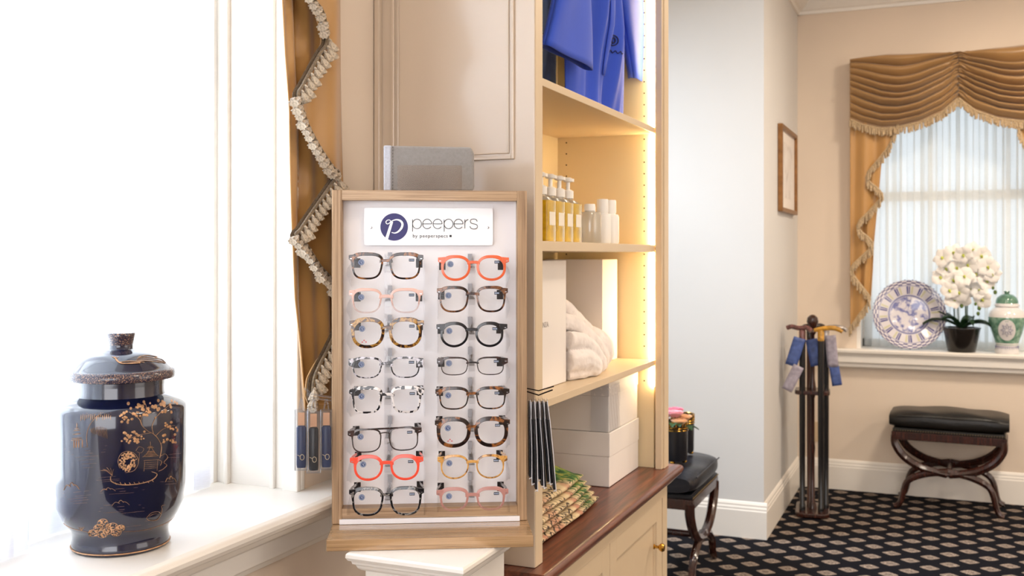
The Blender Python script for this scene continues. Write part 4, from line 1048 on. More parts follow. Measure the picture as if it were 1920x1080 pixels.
    for k in range(4): box(bm, lx+(-4+k*2.1)*K, lx+(-2.6+k*2.1)*K, .0011, .0013, lz-1.1*K, lz+1.1*K, 1)
    obj('strength_label', bm, [pm('label_dark', '#20262e', .5), M_STICKW], g)
    if red:
        bm = nb(); cx_, cz_ = (-sep/2-lw*.14)*K, -lh*.33*K
        for k, (dx_, dz_) in enumerate(((-3.5, -1.5), (0, 1.5), (3.5, -1.5))):
            ribbon_pts = [(cx_+(dx_-2)*K, cz_+(dz_-1.2)*K), (cx_+dx_*K, cz_+(dz_+1.8)*K), (cx_+(dx_+2)*K, cz_+(dz_-1.2)*K)]
            prism(bm, ribbon_pts, lambda a, b_, d: (a, .0015-d, b_), .0002)
        obj('red_sticker', bm, pm('red_print', '#c85a62', .5), g)
    return g
glasses(724, 500, 139, 50, 41, 71, 3.2, 2.6, 5.0, 'tort', 10, 'dark tortoiseshell square reading glasses in the top row, left column', taper=.09)
glasses(888, 503, 134, 46, 38.5, 67, 2.25, 3.4, 4.4, 'org', 10, 'orange round reading glasses in the top row, right column', taper=.03, bh=4.5)
glasses(724, 565, 138, 48, 39, 72, 2.9, 2.2, 4.2, 'pink', 8, 'pale pink reading glasses fading to clear, second row of left column', taper=.08, bh=5)
glasses(886, 562, 134, 47, 41, 70, 2.9, 2.6, 4.4, 'tort2', 10, 'brown tortoiseshell reading glasses in the second row, right column', taper=.07)
glasses(725, 625, 139, 50, 44, 70, 2.5, 4.2, 6.2, 'yel', 10, 'honey tortoiseshell oversized reading glasses in the third row, left column', red=True, taper=.04)
glasses(885, 628, 134, 44, 38, 66, 2.1, 3.2, 4.6, 'blk', 9, 'black round reading glasses in the third row, right column', bh=4.5, taper=.02)
glasses(724, 690, 140, 49, 34, 71, 3.0, 1.7, 3.0, 'spk', 7, 'clear reading glasses with black speckles in the fourth row, left column', taper=.08, endw=13)
glasses(886, 687, 134, 47, 30, 68, 3.1, 1.3, 2.4, 'thin', 6, 'thin dark brown rectangular reading glasses in the fourth row, right column', taper=.04, bh=2.6, endw=10)
glasses(725, 751, 140, 47, 41, 73, 3.8, 2.6, 5.0, 'spk2', 10, 'black and white speckled square reading glasses in the fifth row, left column', taper=.08)
glasses(886, 748, 140, 49, 35, 70, 3.0, 1.9, 4.6, 'tort', 9, 'dark tortoiseshell rectangular reading glasses in the fifth row, right column', taper=.06)
glasses(722, 825, 138, 50, 40, 69, 3.2, 1.6, 2.2, 'thin', 12, 'thin tortoiseshell double-bridge reading glasses in the sixth row, left column', bar=True, bh=1.5, roll=-math.radians(2.2), taper=.03)
glasses(886, 811, 142, 50, 43, 71, 2.5, 5.0, 6.4, 'tort', 10, 'thick dark tortoiseshell oversized reading glasses in the sixth row, right column', red=True, taper=.05)
glasses(725, 878, 137, 45, 38, 68, 2.3, 3.2, 5.0, 'coral', 9, 'bright coral red reading glasses in the seventh row, left column', bh=5, taper=.05)
glasses(886, 876, 132, 47, 39, 67, 2.3, 2.0, 3.2, 'amb', 9, 'amber brown round reading glasses in the seventh row, right column', taper=.04)
glasses(725, 941, 140, 50, 45, 71, 2.9, 2.8, 4.6, 'grey', 12, 'black and grey tortoiseshell square reading glasses in the bottom row, left column', taper=.08)
glasses(886, 937, 136, 45, 35, 69, 2.7, 3.0, 5.0, 'mauve', 8, 'dusty rose reading glasses fading to clear in the bottom row, right column', taper=.08, bh=5)

# grey felt case on top, with an acrylic card holder before it
a, b_ = face(721, 354, .055), face(889, 354, .055); zt2 = face(805, 276, .055).z
case = thing('eyeglass_case', 'grey felt folding eyeglass case lying on top of the display frame', 'case', DM @ Vector(((a.x+b_.x)/2, .06, zt)), DR)
hw = (b_.x-a.x)/2; hh = zt2-zt
bm = nb()
prism(bm, [(-hw, .0006), (-hw+.002, hh-.002), (-hw+.010, hh+.0005), (hw-.006, hh-.001), (hw-.001, hh-.012), (hw, .010), (hw-.003, .0006)], lambda a_, z_, d: (a_, -.022+d, z_), .044)
obj('shell', bm, M_FELT, case, bev=.004)
bm = nb(); box(bm, -hw-.0008, -hw+.0125, -.0235, .0235, .001, hh+.0008); obj('flap_edge', bm, fabric('pale_grey_felt', '#b9bac2', .9, .4, 700, .1, .5, 300), case, bev=.0025)
bm = nb()
for k in range(14): z = .004+k*(hh-.008)/13; box(bm, -hw+.0145, -hw+.0155, -.0232, -.022, z, z+.003)
tag(obj('stitching', bm, pm('stitch_dark', '#5c5754', .8), case))
a2, b2 = face(745, 354, .02), face(866, 354, .02); zt3 = face(805, 310, .02).z
ch = thing('card_holder', 'small empty clear acrylic card holder in front of the grey eyeglass case', 'card holder', DM @ Vector(((a2.x+b2.x)/2, .02, zt)), DR)
hw2 = (b2.x-a2.x)/2; h3 = zt3-zt
bm = nb(); rbox(bm, -hw2, hw2, 0.0006, h3, 0, .0018, .003, M=Matrix.Rotation(PI/2, 4, 'X')); obj('front_plate', bm, clear('holder_acrylic', (.90, .85, .80, 1), gl=0, rough=.04, fk=.5), ch)
bm = nb(); box(bm, -hw2, hw2, -.002, .012, .0003, .0018); obj('foot', bm, M_CLEAR, ch)

# side hooks and hanging packs -------------------------------------------------
M_CASEB = pm('navy_case', '#1b2b52', .4); M_CASEK = pm('black_case', '#141418', .35)
hk = thing('peg_hook', 'clear plastic display hook on the left side of the display frame', 'hook', DM @ Vector((fl, .03, .30)), DR)
hL = [face(622, 745, -.0), face(600, 742, -.005), face(582, 738, -.01), face(576, 732, -.012), face(570, 728, -.012)]
hL[0].x = fl-.0002
bm = nb(); tube(bm, [DM @ q for q in hL], .0016, 8); tube(bm, [DM @ (q+Vector((0, .004, -.006))) for q in hL[:4]], .0013, 8)
obj('wire', bm, M_PLASTIC, hk, world=True, smooth=True)
cols = [M_CASEB, M_CASEK, M_CASEB]
for k, (uc, v0, v1, wpx, lb) in enumerate(((565, 768, 881, 24, 'clear sleeve holding slim navy glasses tube, leftmost of three hanging at the display side'), (588, 770, 886, 26, 'clear sleeve holding black glasses tube with peach card, middle of three hanging'), (612, 768, 880, 22, 'clear sleeve holding dark navy tube, nearest the display frame'))):
    yl = -.010+.003*k
    p0 = face(uc, v1, yl); p1 = face(uc, v0, yl); hgt = p1.z-p0.z; wd = wpx*1.71/1900
    t = thing('hanging_case', lb, 'glasses case', DM @ p0, DR, 'tubes in clear sleeves')
    bm = nb(); rbox(bm, -wd/2, wd/2, -.007, .007, 0, hgt, .0035); obj('sleeve', bm, M_PLASTIC, t, smooth=True)
    bm = nb(); lathe(bm, [(0, .004), (.0072, .004), (.0080, .008), (.0080, hgt*.70), (.006, hgt*.73), (0, hgt*.73)], seg=18, sy=.62); tb = obj('tube', bm, cols[k], t, smooth=True)
    bm = nb(); box(bm, -.0055, .0055, -.0012, .0012, hgt*.74, hgt*.95); obj('card', bm, pm('peach_card', '#d9a47a', .6), t)
    bm = nb(); tube(bm, [Vector((.002+.0034*math.cos(a_*PI/8), -.0058, hgt*.22+.0045*math.sin(a_*PI/8))) for a_ in range(16)], .0006, 5, closed=True); tube(bm, [(-.006, -.0058, hgt*.26), (-.001, -.006, hgt*.235)], .0005, 5); obj('glasses_print', bm, pm('cream_print', '#d8c3a2', .5), t)
    bm = nb(); topz = face(uc, 748, yl).z-p0.z
    tube(bm, [(-.004, 0, hgt), (-.001, 0, topz), (.001, 0, topz), (.004, 0, hgt)], .0012, 6); obj('hang_tab', bm, M_PLASTIC, t)
hk2 = thing('peg_hook', 'dark wire display hook on the right side of the display frame', 'hook', DM @ Vector((fr_, .03, .30)), DR)
q0 = Vector((fr_+.0002, .035, face(990, 733, .035).z)); q1 = face(1022, 740, -.045+.035); q2 = face(1036, 731, 0)
bm = nb(); tube(bm, [DM @ q for q in (q0, face(1010, 741, .02), q1+Vector((0, .02, 0)), q2)], .0012, 8); tube(bm, [DM @ (q+Vector((0, 0, .005))) for q in (q0, face(1010, 738, .02), q2+Vector((.002, 0, .001)))], .0010, 8)
obj('wire', bm, pm('dark_wire', '#2a2526', .3, .8), hk2, world=True, smooth=True)
names = ['nearest the frame', 'second from the frame', 'third from the frame', 'fourth from the frame', 'fifth from the frame', 'sixth from the frame', 'outermost of the bundle']
names = ['nearest the frame', 'second from the frame', 'third from the frame', 'fourth from the frame', 'fifth from the frame', 'sixth from the frame', 'seventh from the frame', 'eighth from the frame', 'outermost of the bundle']
for k in range(9):
    ub = 993+k*5.7; ut = 992+k*3.9; yl = .012-.004*(k % 3)
    top = face(ut, 742+(k % 2)*3, yl); bot = face(ub, 905-(9 if k in (0,) else 0)+(k % 3)*7-(k % 2)*5, yl)
    t = thing('sleeved_case', 'slim black glasses case in clear sleeve, right side bundle, '+names[k], 'glasses case', DM @ bot, DR, 'black cases hanging in a bundle at the display right side')
    v_ = top-bot; hgt = v_.length; an = math.atan2(v_.x, v_.z); t.rotation_euler = (0, an, DR); MW[t] = mat4(DM @ bot, DR, 0, an)
    bm = nb(); rbox(bm, -.0020, .0020, -.0118, .0118, .004, hgt*.76, .0015); obj('tube', bm, M_CASEK, t, smooth=True)
    bm = nb(); rbox(bm, -.0018, .0018, -.009, .009, hgt*.76, hgt*.93, .0012); obj('card', bm, pm('grey_card', '#3f3836', .5), t)
    bm = nb(); rbox(bm, -.0024, .0024, -.0125, .0125, 0, hgt*.965, .0018); obj('sleeve', bm, M_CLEAR, t, smooth=True)
    bm = nb(); xs2 = (-.0024 if k % 2 else .0024); tube(bm, [(xs2, -.0125, 0), (xs2+.0008, -.0128, hgt*.4), (xs2, -.0125, hgt*.75), (xs2*.3, -.0128, hgt*.96)], .0006, 6); tube(bm, [(-.0022, -.0127, .001), (.0022, -.0127, .003)], .0007, 6)
    obj('sleeve_glint', bm, pm('glint_white', '#d9d8dc', .3), t, smooth=True)  # pale lines along the sleeve edges, modelled in place of specular glints

# ================================================================== LEFT STOOL WITH FLOWER POTS
def stool(label, loc, rz, length, depth, h, m_seat, studs=True):
    """X-framed bench: long side along local X, viewed side at -Y"""
    t = thing('curule_stool', label, 'stool', loc, rz)
    hl, hd = length/2, depth/2; zr = h-.125
    bm = nb()
    g = []
    # boxed cushion with crown
    def cf(s, q):
        a = q*2*PI; ca, sa = math.cos(a), math.sin(a)
        zc = h-.045; e = (abs(2*s-1))**6; k = 1-.10*e
        x = lerp(-hl-.012, hl+.012, s)
        return (x, (hd+.012)*(abs(ca)**.45)*(1 if ca > 0 else -1)*k, zc+(.045+.010*math.sin(s*PI)*(sa > 0))*(abs(sa)**.55)*(1 if sa > 0 else -1)*(1-.25*e)+.003*math.sin(s*14+ca*3)*(sa > 0))
    grid(bm, 40, 40, cf); bmesh.ops.remove_doubles(bm, verts=bm.verts[:], dist=.0003); bmesh.ops.holes_fill(bm, edges=[e for e in bm.edges if e.is_boundary])
    cu = obj('cushion', bm, m_seat, t, smooth=True, ang=60)
    bm = nb()
    for y in (-hd-.010, hd+.010):
        bm = nb(); z = h-.018; tube(bm, [(-hl+.03, y, z), (0, y*1.01, z+.002), (hl-.03, y, z)], .0030, 6)
        obj('piping', bm, m_seat, cu, smooth=True)
    bm = nb(); box(bm, -hl+.01, hl-.01, -hd+.008, hd-.008, h-.10, h-.086); box(bm, -hl+.005, hl-.005, -hd+.002, hd-.002, h-.105, h-.09); obj('seat_base', bm, m_seat, t, bev=.003)
    bm = nb()
    for y in (-hd, hd-.02): box(bm, -hl+.01, hl-.01, y, y+.02, zr-.022, zr+.020)
    for x in (-hl, hl-.022): box(bm, x, x+.022, -hd, hd, zr-.022, zr+.020)
    obj('rail', bm, M_MAHOG, t, bev=.003)
    bm = nb()
    for k in range(44):
        x = lerp(-hl+.008, hl-.008, k/43); sphere(bm, (x, -hd-.001, h-.097), .0032, 6, 4)
    tag(obj('nailhead_trim', bm, pm('aged_brass', '#7c6a4c', .35, .8), t, smooth=True), kind='stuff')
    for y, yy in ((-hd+.011, 0), (hd-.011, 0)):
        for sgn in (-1, 1):      # upper half-circle arm + lower splayed foot, reeded
            up = [(sgn*(hl-.012), y, zr), (sgn*(hl-.018), y, zr-.05), (sgn*(hl-.065), y, zr-.115), (sgn*(hl*.45), y, zr-.165), (0, y, zr-.190)]
            dn = [(0, y, zr-.175), (sgn*hl*.40, y, zr-.195), (sgn*hl*.72, y, zr-.245), (sgn*(hl-.045), y, .035), (sgn*(hl-.012), y-.0, .004)]
            bm = nb()
            for dz in (-.011, 0, .011):
                P = smoothline(up, 5); tube(bm, [(p.x+sgn*dz*.6, p.y-(.004 if dz == 0 else 0), p.z-dz*.8) for p in P], .0105, 7)
            P = smoothline(up, 5); tube(bm, [(p.x, p.y+.004, p.z) for p in P], .021, 8, flat=.8)
            for dz in (-.009, .0, .009):
                P = smoothline(dn, 5); tube(bm, [(p.x, p.y-(.004 if dz == 0 else 0), max(.008, p.z+dz)) for p in P], [lerp(.011, .008, i/len(P)) for i in range(len(P))], 7)
            P = smoothline(dn, 5); tube(bm, [(p.x, p.y+.004, max(.012, p.z)) for p in P], [lerp(.019, .013, i/len(P)) for i in range(len(P))], 8)
            obj('leg', bm, M_MAHOG, t, smooth=True)
    bm = nb(); tube(bm, [(0, -hd, zr-.183), (0, hd, zr-.183)], .014, 10); obj('stretcher', bm, M_MAHOG, t, smooth=True)
    return t
st_h = .47
stool('dark leather X-frame stool beside the bookcase, carrying two black flower pots', (-1.12, 4.27, 0), PI/2, .50, .40, st_h, M_NAVYLEATHER)
stool('black leather curule stool with mahogany crossed legs under the far window', (.035, 5.905, 0), math.radians(-3), .555, .30, .515, M_LEATHER)
def flower_pot(x, y, r, h, flowers, label):
    t = thing('flower_pot', label, 'vase', (x, y, st_h+.013), 0, 'black pots with gilt rims')
    bm = nb()
    for k in range(3): a = k*2*PI/3+.4; lathe(bm, [(0, 0), (.009, 0), (.012, .006), (.008, .014), (0, .014)], (r*.72*math.cos(a), r*.72*math.sin(a), 0), 10)
    obj('foot', bm, M_GOLD, t, smooth=True)
    bm = nb(); lathe(bm, [(0, .012), (r*.93, .012), (r*.97, .02), (r, h*.78), (r*.995, h*.8), (r*.9, h*.8), (r*.9, h*.7), (0, h*.7)], seg=40); obj('pot', bm, pm('black_tole', '#12141c', .3, coat=.3), t, smooth=True)
    bm = nb()
    for z in (h*.785, h*.84, h*.985): tube(bm, [(r*1.01*math.cos(a*PI/16), r*1.01*math.sin(a*PI/16), z) for a in range(32)], .0028, 6, closed=True)
    n = 22
    for k in range(n): a = k*2*PI/n; c = Vector((r*1.01*math.cos(a), r*1.01*math.sin(a), h*.912)); tn = Vector((-math.sin(a), math.cos(a), 0)); tube(bm, [c+tn*(.0065*math.cos(b_*PI/4))+Vector((0, 0, .0095*math.sin(b_*PI/4))) for b_ in range(8)], .0015, 5, closed=True)
    obj('gilt_gallery', bm, M_GOLD, t, smooth=True)
    bm = nb(); lathe(bm, [(r*.97, h*.80), (r*.97, h*.98)], seg=32, cap=False); obj('liner', bm, pm('black_liner', '#0c0d12', .5), t)
    if flowers:
        fb = thing('flower_bouquet', 'pink and peach silk roses with dark green leaves in the front black pot', 'flowers', (x, y, st_h+.013+h*.72))
        rf = random.Random(2)
        for k, (dx, dy, dz, c_, rr_) in enumerate(((.0, -.02, .075, 'pink', .040), (-.04, .0, .070, 'cream', .038), (.022, -.028, .045, 'peach', .036), (-.05, -.035, .030, 'rose', .034), (.03, .03, .055, 'peach', .034), (-.01, .04, .08, 'rose', .036), (-.065, .02, .04, 'pink', .034))):
            colr = {'pink': '#e59aa6', 'cream': '#f2dcc0', 'peach': '#eeb98a', 'rose': '#d9728c'}[c_]
            bm = nb()
            for ly in range(4):
                for j in range(5):
                    a = j*2*PI/5+ly*.6; rad = rr_*(1-.22*ly)
                    def pf(s, q, a=a, rad=rad, ly=ly):
                        aa = a+(s-.5)*1.5; ro = rad*(.25+.75*math.sin(q*1.35)); zz = rad*(.9*q*(.6+.25*ly))-rad*.3+rad*.1*math.cos((s-.5)*3)
                        return (dx+ro*math.cos(aa), dy+ro*math.sin(aa), dz+zz)
                    grid(bm, 4, 4, pf)
            obj('rose', bm, bpy.data.materials.get('rose_'+c_) or fabric('rose_'+c_, colr, .7, .3, 300, .1, .2, 40), fb, smooth=True, solid=.001)
        bm = nb()
        for k in range(12):
            a = k*2.4; r0 = .03+.03*(k % 3)/2; c = Vector((r0*math.cos(a), r0*math.sin(a), .02+.012*(k % 4))); out = Vector((math.cos(a), math.sin(a), .25))
            sd = Vector((-math.sin(a), math.cos(a), 0))
            grid(bm, 4, 4, lambda s, q: c+out*(.036*q)+sd*(.036*(s-.5)*math.sin(min(1, q+.12)*PI*.92))+Vector((0, 0, -.02*q*q+.01*abs(s-.5))))
        for k in range(7): tube(bm, [(0, 0, -.06), (.02*math.cos(k), .02*math.sin(k), .0), (.03*math.cos(k), .03*math.sin(k), .05)], .002, 5)
        obj('leaves', bm, pm('leaf_dark_green', '#2b4a2a', .5, var=.3, vs=40), fb, smooth=True)
fp = onz(1271, 882, st_h+.01)
flower_pot(-1.025, 4.165, .050, .176, True, 'black cylindrical pot with gilt pierced rim at the front of the stool, holding roses')
flower_pot(-1.042, 4.36, .050, .176, False, 'black cylindrical pot with gilt pierced rim behind the rose-filled one on the stool')

# ================================================================== CANE STAND
CX, CYY = -.625, 5.50
cs = thing('cane_stand', 'dark mahogany two-tier walking stick stand in the corner by the pillar', 'cane stand', (CX, CYY, 0), .1)
bm = nb(); rbox(bm, -.085, .085, -.135, .135, .004, .026, .04); obj('base', bm, M_MAHOG, cs, bev=.005)
bm = nb()
for x in (-.06, .06):
    for y in (-.1, .1): sphere(bm, (x, y, .006), .012, 8, 5)
obj('foot', bm, M_MAHOG, cs, smooth=True)
bm = nb(); rbox(bm, -.088, .088, -.080, .080, .625, .647, .03); obj('tier', bm, M_MAHOG, cs, bev=.004)
bm = nb(); lathe(bm, [(0, .026), (.022, .026), (.018, .05), (.012, .06), (.011, .30), (.014, .34), (.011, .38), (.011, .60), (.018, .625), (.018, .66), (.012, .70), (.011, .93), (.02, .945), (.012, .955), (.022, .975), (.030, 1.0), (.026, 1.022), (.012, 1.035), (0, 1.038)], seg=20); obj('post', bm, M_MAHOG, cs, smooth=True)
M_SHAFT = pm('black_cane_shaft', '#0f0d0f', .25, coat=.3); M_BROWN = pm('brown_cane_shaft', '#4a2a1c', .3, coat=.3)
M_TAGB = pm('tag_blue', '#41558f', .5, var=.35, vs=40); M_TAGG = pm('tag_grey', '#9a93a0', .5, var=.2, vs=60)
def cane(x, y, m, hm, htype, ang, label, tags):
    t = thing('walking_cane', label, 'cane', (x, y, .0265), ang, 'walking canes in the stand')
    H = .935
    bm = nb(); lathe(bm, [(0, 0), (.016, 0), (.016, .03), (.0135, .035), (.0150, .3), (.0162, H-.03), (.0, H-.03)], seg=14); obj('shaft', bm, m, t, smooth=True)
    bm = nb()
    if htype == 'derby': P = smoothline([(-.035, 0, H+.0), (-.01, 0, H+.004), (.03, 0, H+.012), (.075, 0, H+.010), (.105, 0, H-.006)], 5); tube(bm, P, [lerp(.008, .0125, min(1, i/4))*(1 if i < len(P)-3 else .8) for i in range(len(P))], 10)
    elif htype == 'fritz': P = smoothline([(-.05, 0, H-.004), (-.025, 0, H+.012), (.02, 0, H+.008), (.06, 0, H+.014), (.085, 0, H+.006)], 5); tube(bm, P, .0125, 10)
    else: sphere(bm, (0, 0, H+.018), .032, 18, 12); tube(bm, [(-.04, 0, H-.002), (0, 0, H), (.04, 0, H-.004)], .012, 10)
    tube(bm, [(0, 0, H-.055), (0, 0, H-.01), (0, 0, H)], [.0165, .0172, .014], 12)
    obj('handle', bm, hm, t, smooth=True)
    for (dx, dz, dy, wd, hh, tilt, mt) in tags:
        bm = nb(); Mx = Matrix.Rotation(-ang, 4, 'Z') @ Matrix.Rotation(YAW*.5, 4, 'Z') @ Matrix.Translation((dx, dy, H+dz)) @ Matrix.Rotation(tilt, 4, 'Y')
        grid(bm, 4, 8, lambda s, q: Mx @ Vector(((s-.5)*wd, .004*math.sin(q*4+s*2), -q*hh))); obj('tag', bm, mt, t, smooth=True, solid=.0012)
cane(-.668, 5.43, M_SHAFT, pm('marbled_brown_handle', '#6b4340', .25, var=.6, vs=60, coat=.4), 'fritz', math.radians(160), 'black walking cane with marbled brown handle, leftmost in the stand', ((-.015, -.04, -.03, .06, .15, .30, M_TAGB), (-.02, -.185, -.035, .055, .14, .45, M_TAGG)))
cane(-.575, 5.43, M_SHAFT, pm('amber_handle', '#b8862c', .25, var=.4, vs=50, coat=.4), 'derby', math.radians(8), 'black walking cane with amber yellow derby handle at the front of the stand', ())
cane(-.560, 5.52, M_SHAFT, pm('silver_handle', '#b9b2ad', .2, .7, var=.3, vs=60), 'derby', math.radians(5), 'black walking cane with silvery curved handle pointing right', ((.02, -.03, -.03, .055, .165, -.08, M_TAGG), (.038, -.19, -.035, .05, .10, -.15, M_TAGB)))
cane(-.645, 5.55, M_BROWN, pm('dark_knob_handle', '#241310', .2, coat=.5), 'fritz', math.radians(40), 'brown walking cane behind the others in the stand', ((.0, -.05, -.09, .06, .14, -.2, M_TAGB),))

# ================================================================== FRAMED PICTURE
pfr = thing('picture_frame', 'slim gold framed pale picture hanging on the side of the pillar', 'picture frame', (XP+.001, 5.635, 1.575))
y0, y1, z0, z1 = 5.335, 5.925, 1.575, 2.028
bm = nb(); f_ = .022
for a, b_, c, d in ((y0, y0+f_, z0, z1), (y1-f_, y1, z0, z1), (y0+f_, y1-f_, z0, z0+f_), (y0+f_, y1-f_, z1-f_, z1)): box(bm, XP+.001, XP+.026, a, b_, c, d)
obj('moulding', bm, pm('antique_gold_frame', '#8c6238', .35, .5, var=.25, vs=30), pfr, world=True, bev=.003)
bm = nb(); box(bm, XP+.001, XP+.010, y0+f_, y1-f_, z0+f_, z1-f_); obj('mat_board', bm, pm('pale_mat', '#efe7df', .6), pfr, world=True)
PMm, nt, p_ = newmat('faint_sketch'); nn = N(nt, 'ShaderNodeTexNoise', Scale=7.0, Detail=3.0, Distortion=1.2); L(nt, coords(nt), nn.inputs['Vector'])
L(nt, ramp(nt, nn.outputs[0], [(.35, '#d6cdc6'), (.5, '#e9e2dc'), (.7, '#f1ebe6')]), p_.inputs['Base Color'])
bm = nb(); box(bm, XP+.0101, XP+.011, y0+.11, y1-.11, z0+.08, z1-.08); obj('artwork', bm, PMm, pfr, world=True)

# ================================================================== FAR WINDOW DRESSING
b = sheer('c', -.425, .71, YF+.150, .82, 2.38, .014, 15, M_SHEER2, .3)
for v in b.verts: v.co = Vector((v.co.y, v.co.x, v.co.z))
for v in b.verts: v.co.z = max(v.co.z, SILLZ+.004)
tag(obj('sheer_curtain', b, M_SHEER2, smooth=True), 'white pleated sheer curtain across the far window behind the orchid', 'sheer curtain')
YD = YF-.075
fd = thing('window_drape', 'gold cascade drape tail with looped fringe at the left of the far window', 'drape', (-.5, YD, .9))
FZ = [(222, 1682), (245, 1678.5), (275, 1667), (301, 1647), (334, 1625), (364, 1654), (393, 1634), (425, 1608), (456, 1637), (480, 1618), (505, 1596), (535, 1614), (561, 1631), (590, 1612), (618, 1592)]
FR = [(222, 1660), (330, 1650), (456, 1638), (505, 1636), (561, 1632), (600, 1612), (625, 1594)]
def fb_(s, t_):
    v = lerp(222, 624, t_); u = lerp(1594, interp(FR, v), s); q = ony(u, v, YD); return (q.x, YD+.025+.010*math.sin(s*14+t_*2), q.z)
b = nb(); grid(b, 24, 40, fb_); obj('under_layer', b, M_GOLDSATIN, fd, world=True, smooth=True, solid=.003)
def ff_(s, t_):
    v = lerp(222, 618, t_); u = lerp(1594, interp(FZ, v), s); q = ony(u, v, YD); return (q.x, YD-.004+.012*math.sin((u-1594)*.16+t_), q.z)
b = nb(); grid(b, 24, 100, ff_); obj('front_layer', b, M_GOLDSATIN, fd, world=True, smooth=True, solid=.003)
def small_fringe(path, root, name='fringe'):
    bm = nb(); rf = random.Random(9)
    tube(bm, path, .009, 6)
    acc = 0
    for a, c in zip(path, path[1:]):
        L_ = (c-a).length; acc += L_
        n = int(L_/.0085)+1
        for k in range(n):
            p = a.lerp(c, k/n); j = Vector((rf.uniform(-.006, .006), rf.uniform(-.006, .002)-.008, -.004))
            tube(bm, [p+j*.3, p+j+Vector((0, 0, -.014)), p+j*1.3+Vector((0, 0, -.034+rf.uniform(-.006, .006)))], [.003, .0055, .0045], 5)
    return obj(name, bm, M_GOLDFRINGE, root, world=True, smooth=True)
fpth = smoothline([(lambda q: (q.x, YD-.014, q.z))(ony(u, v, YD)) for v, u in FZ[:]], 3)
small_fringe(fpth, fd)
VY = YF-.10
va = thing('window_valance', 'gold satin swagged valance gathered at its centre over the far window', 'valance', (.14, YF-.05, 2.05))
xl = ony(1594, 200, VY).x; xm = ony(1797, 200, VY).x
vt = [(0, ony(1597, 111, VY).z), (.35, ony(1665, 101, VY).z), (.9, ony(1775, 99, VY).z), (1, ony(1797, 97, VY).z)]
vb = [(0, (1595, 226)), (.12, (1618, 236)), (.3, (1655, 243)), (.45, (1690, 240)), (.65, (1727, 231)), (.85, (1767, 213)), (1, (1797, 186))]
def vbz(s):
    xs_ = [(k, ony(p[0], p[1], VY).z) for k, p in vb]; return interp(xs_, s)
rv = random.Random(4)
def swag(mirror):
    rr_ = random.Random(21+mirror)
    marks = [0]                                   # irregular fold positions down the cloth
    while marks[-1] < .93: marks.append(marks[-1]+rr_.uniform(.075, .135))
    marks[-1] = .94
    wave = [rr_.uniform(-.25, .25) for _ in marks]
    def f(s, t_):
        x = lerp(xl, xm, s); z1_ = interp(vt, s); z0_ = vbz(s)
        tt = t_
        # cloth is drawn up at both ends: fold lines leave the side high, sag, and climb to the centre gather
        sag = math.sin(min(1, s*1.02)*PI)**1.1
        up = tt**(1.22-.50*sag)
        z = lerp(z1_, z0_, up)
        k = 0
        while k < len(marks)-2 and tt > marks[k+1]: k += 1
        q = (tt-marks[k])/(marks[k+1]-marks[k]); q = min(1, max(0, q+.12*wave[k]*math.sin(s*5+k)))
        roll = math.sin(q**.55*PI)**.8                 # one rounded roll of cloth per fold, sharp crease between
        amp = (.052*(.25+.75*sag)+.014)*(1+wave[k])
        if tt > .94: roll = 0; amp = 0
        y = VY+.012-amp*roll-.012*sag*math.sin(tt*PI*.9)
        gth = max(0, (s-.86)/.14)
        y += .006*gth*math.sin(tt*95+2*math.sin(s*40))*(tt < .93)
        z += .002*gth*math.sin(s*90+tt*20)
        if mirror: x = 2*xm-x
        return (x, y, z)
    return f
for mir in (False, True):
    b = nb(); grid(b, 90, 260, swag(mir)); obj('swag', b, M_VALANCE, va, world=True, smooth=True, solid=.002)
    sw_ = swag(mir); P = [Vector(sw_(k/40, 1.0)) for k in range(41)]
    small_fringe([Vector((p.x, p.y-.006, p.z+.004)) for p in P], va)
b = nb()
for side in (xl, 2*xm-xl): grid(b, 4, 30, lambda s, t_: (side, lerp(VY-.005, YF-.001, s), lerp(vt[0][1], vbz(0), t_)+.004*math.sin(s*5)))
obj('return', b, M_VALANCE, va, world=True, smooth=True, solid=.003)
b = nb(); box(b, xl, 2*xm-xl, VY+.01, YF-.001, vt[0][1]-.025, vt[0][1]-.004); obj('board', b, M_WHITE, va, world=True)
# right tail of the far window
fd2 = thing('window_drape', 'gold fringed drape tail at the right edge, just below the far valance', 'drape', (.72, YD, 1.2))
def rt(s, t_):
    v = lerp(228, 560, t_); e = interp([(228, 1906), (262, 1916), (300, 1950), (340, 1965), (560, 1990)], v); u = lerp(e, 2010, s); q = ony(u, v, YD-.01); return (q.x, YD-.01+.01*math.sin(s*12), q.z)
b = nb(); grid(b, 16, 40, rt); obj('fabric', b, M_GOLDSATIN, fd2, world=True, smooth=True, solid=.003)
small_fringe([Vector(rt(0, k/20))+Vector((0, -.008, 0)) for k in range(14)], fd2)

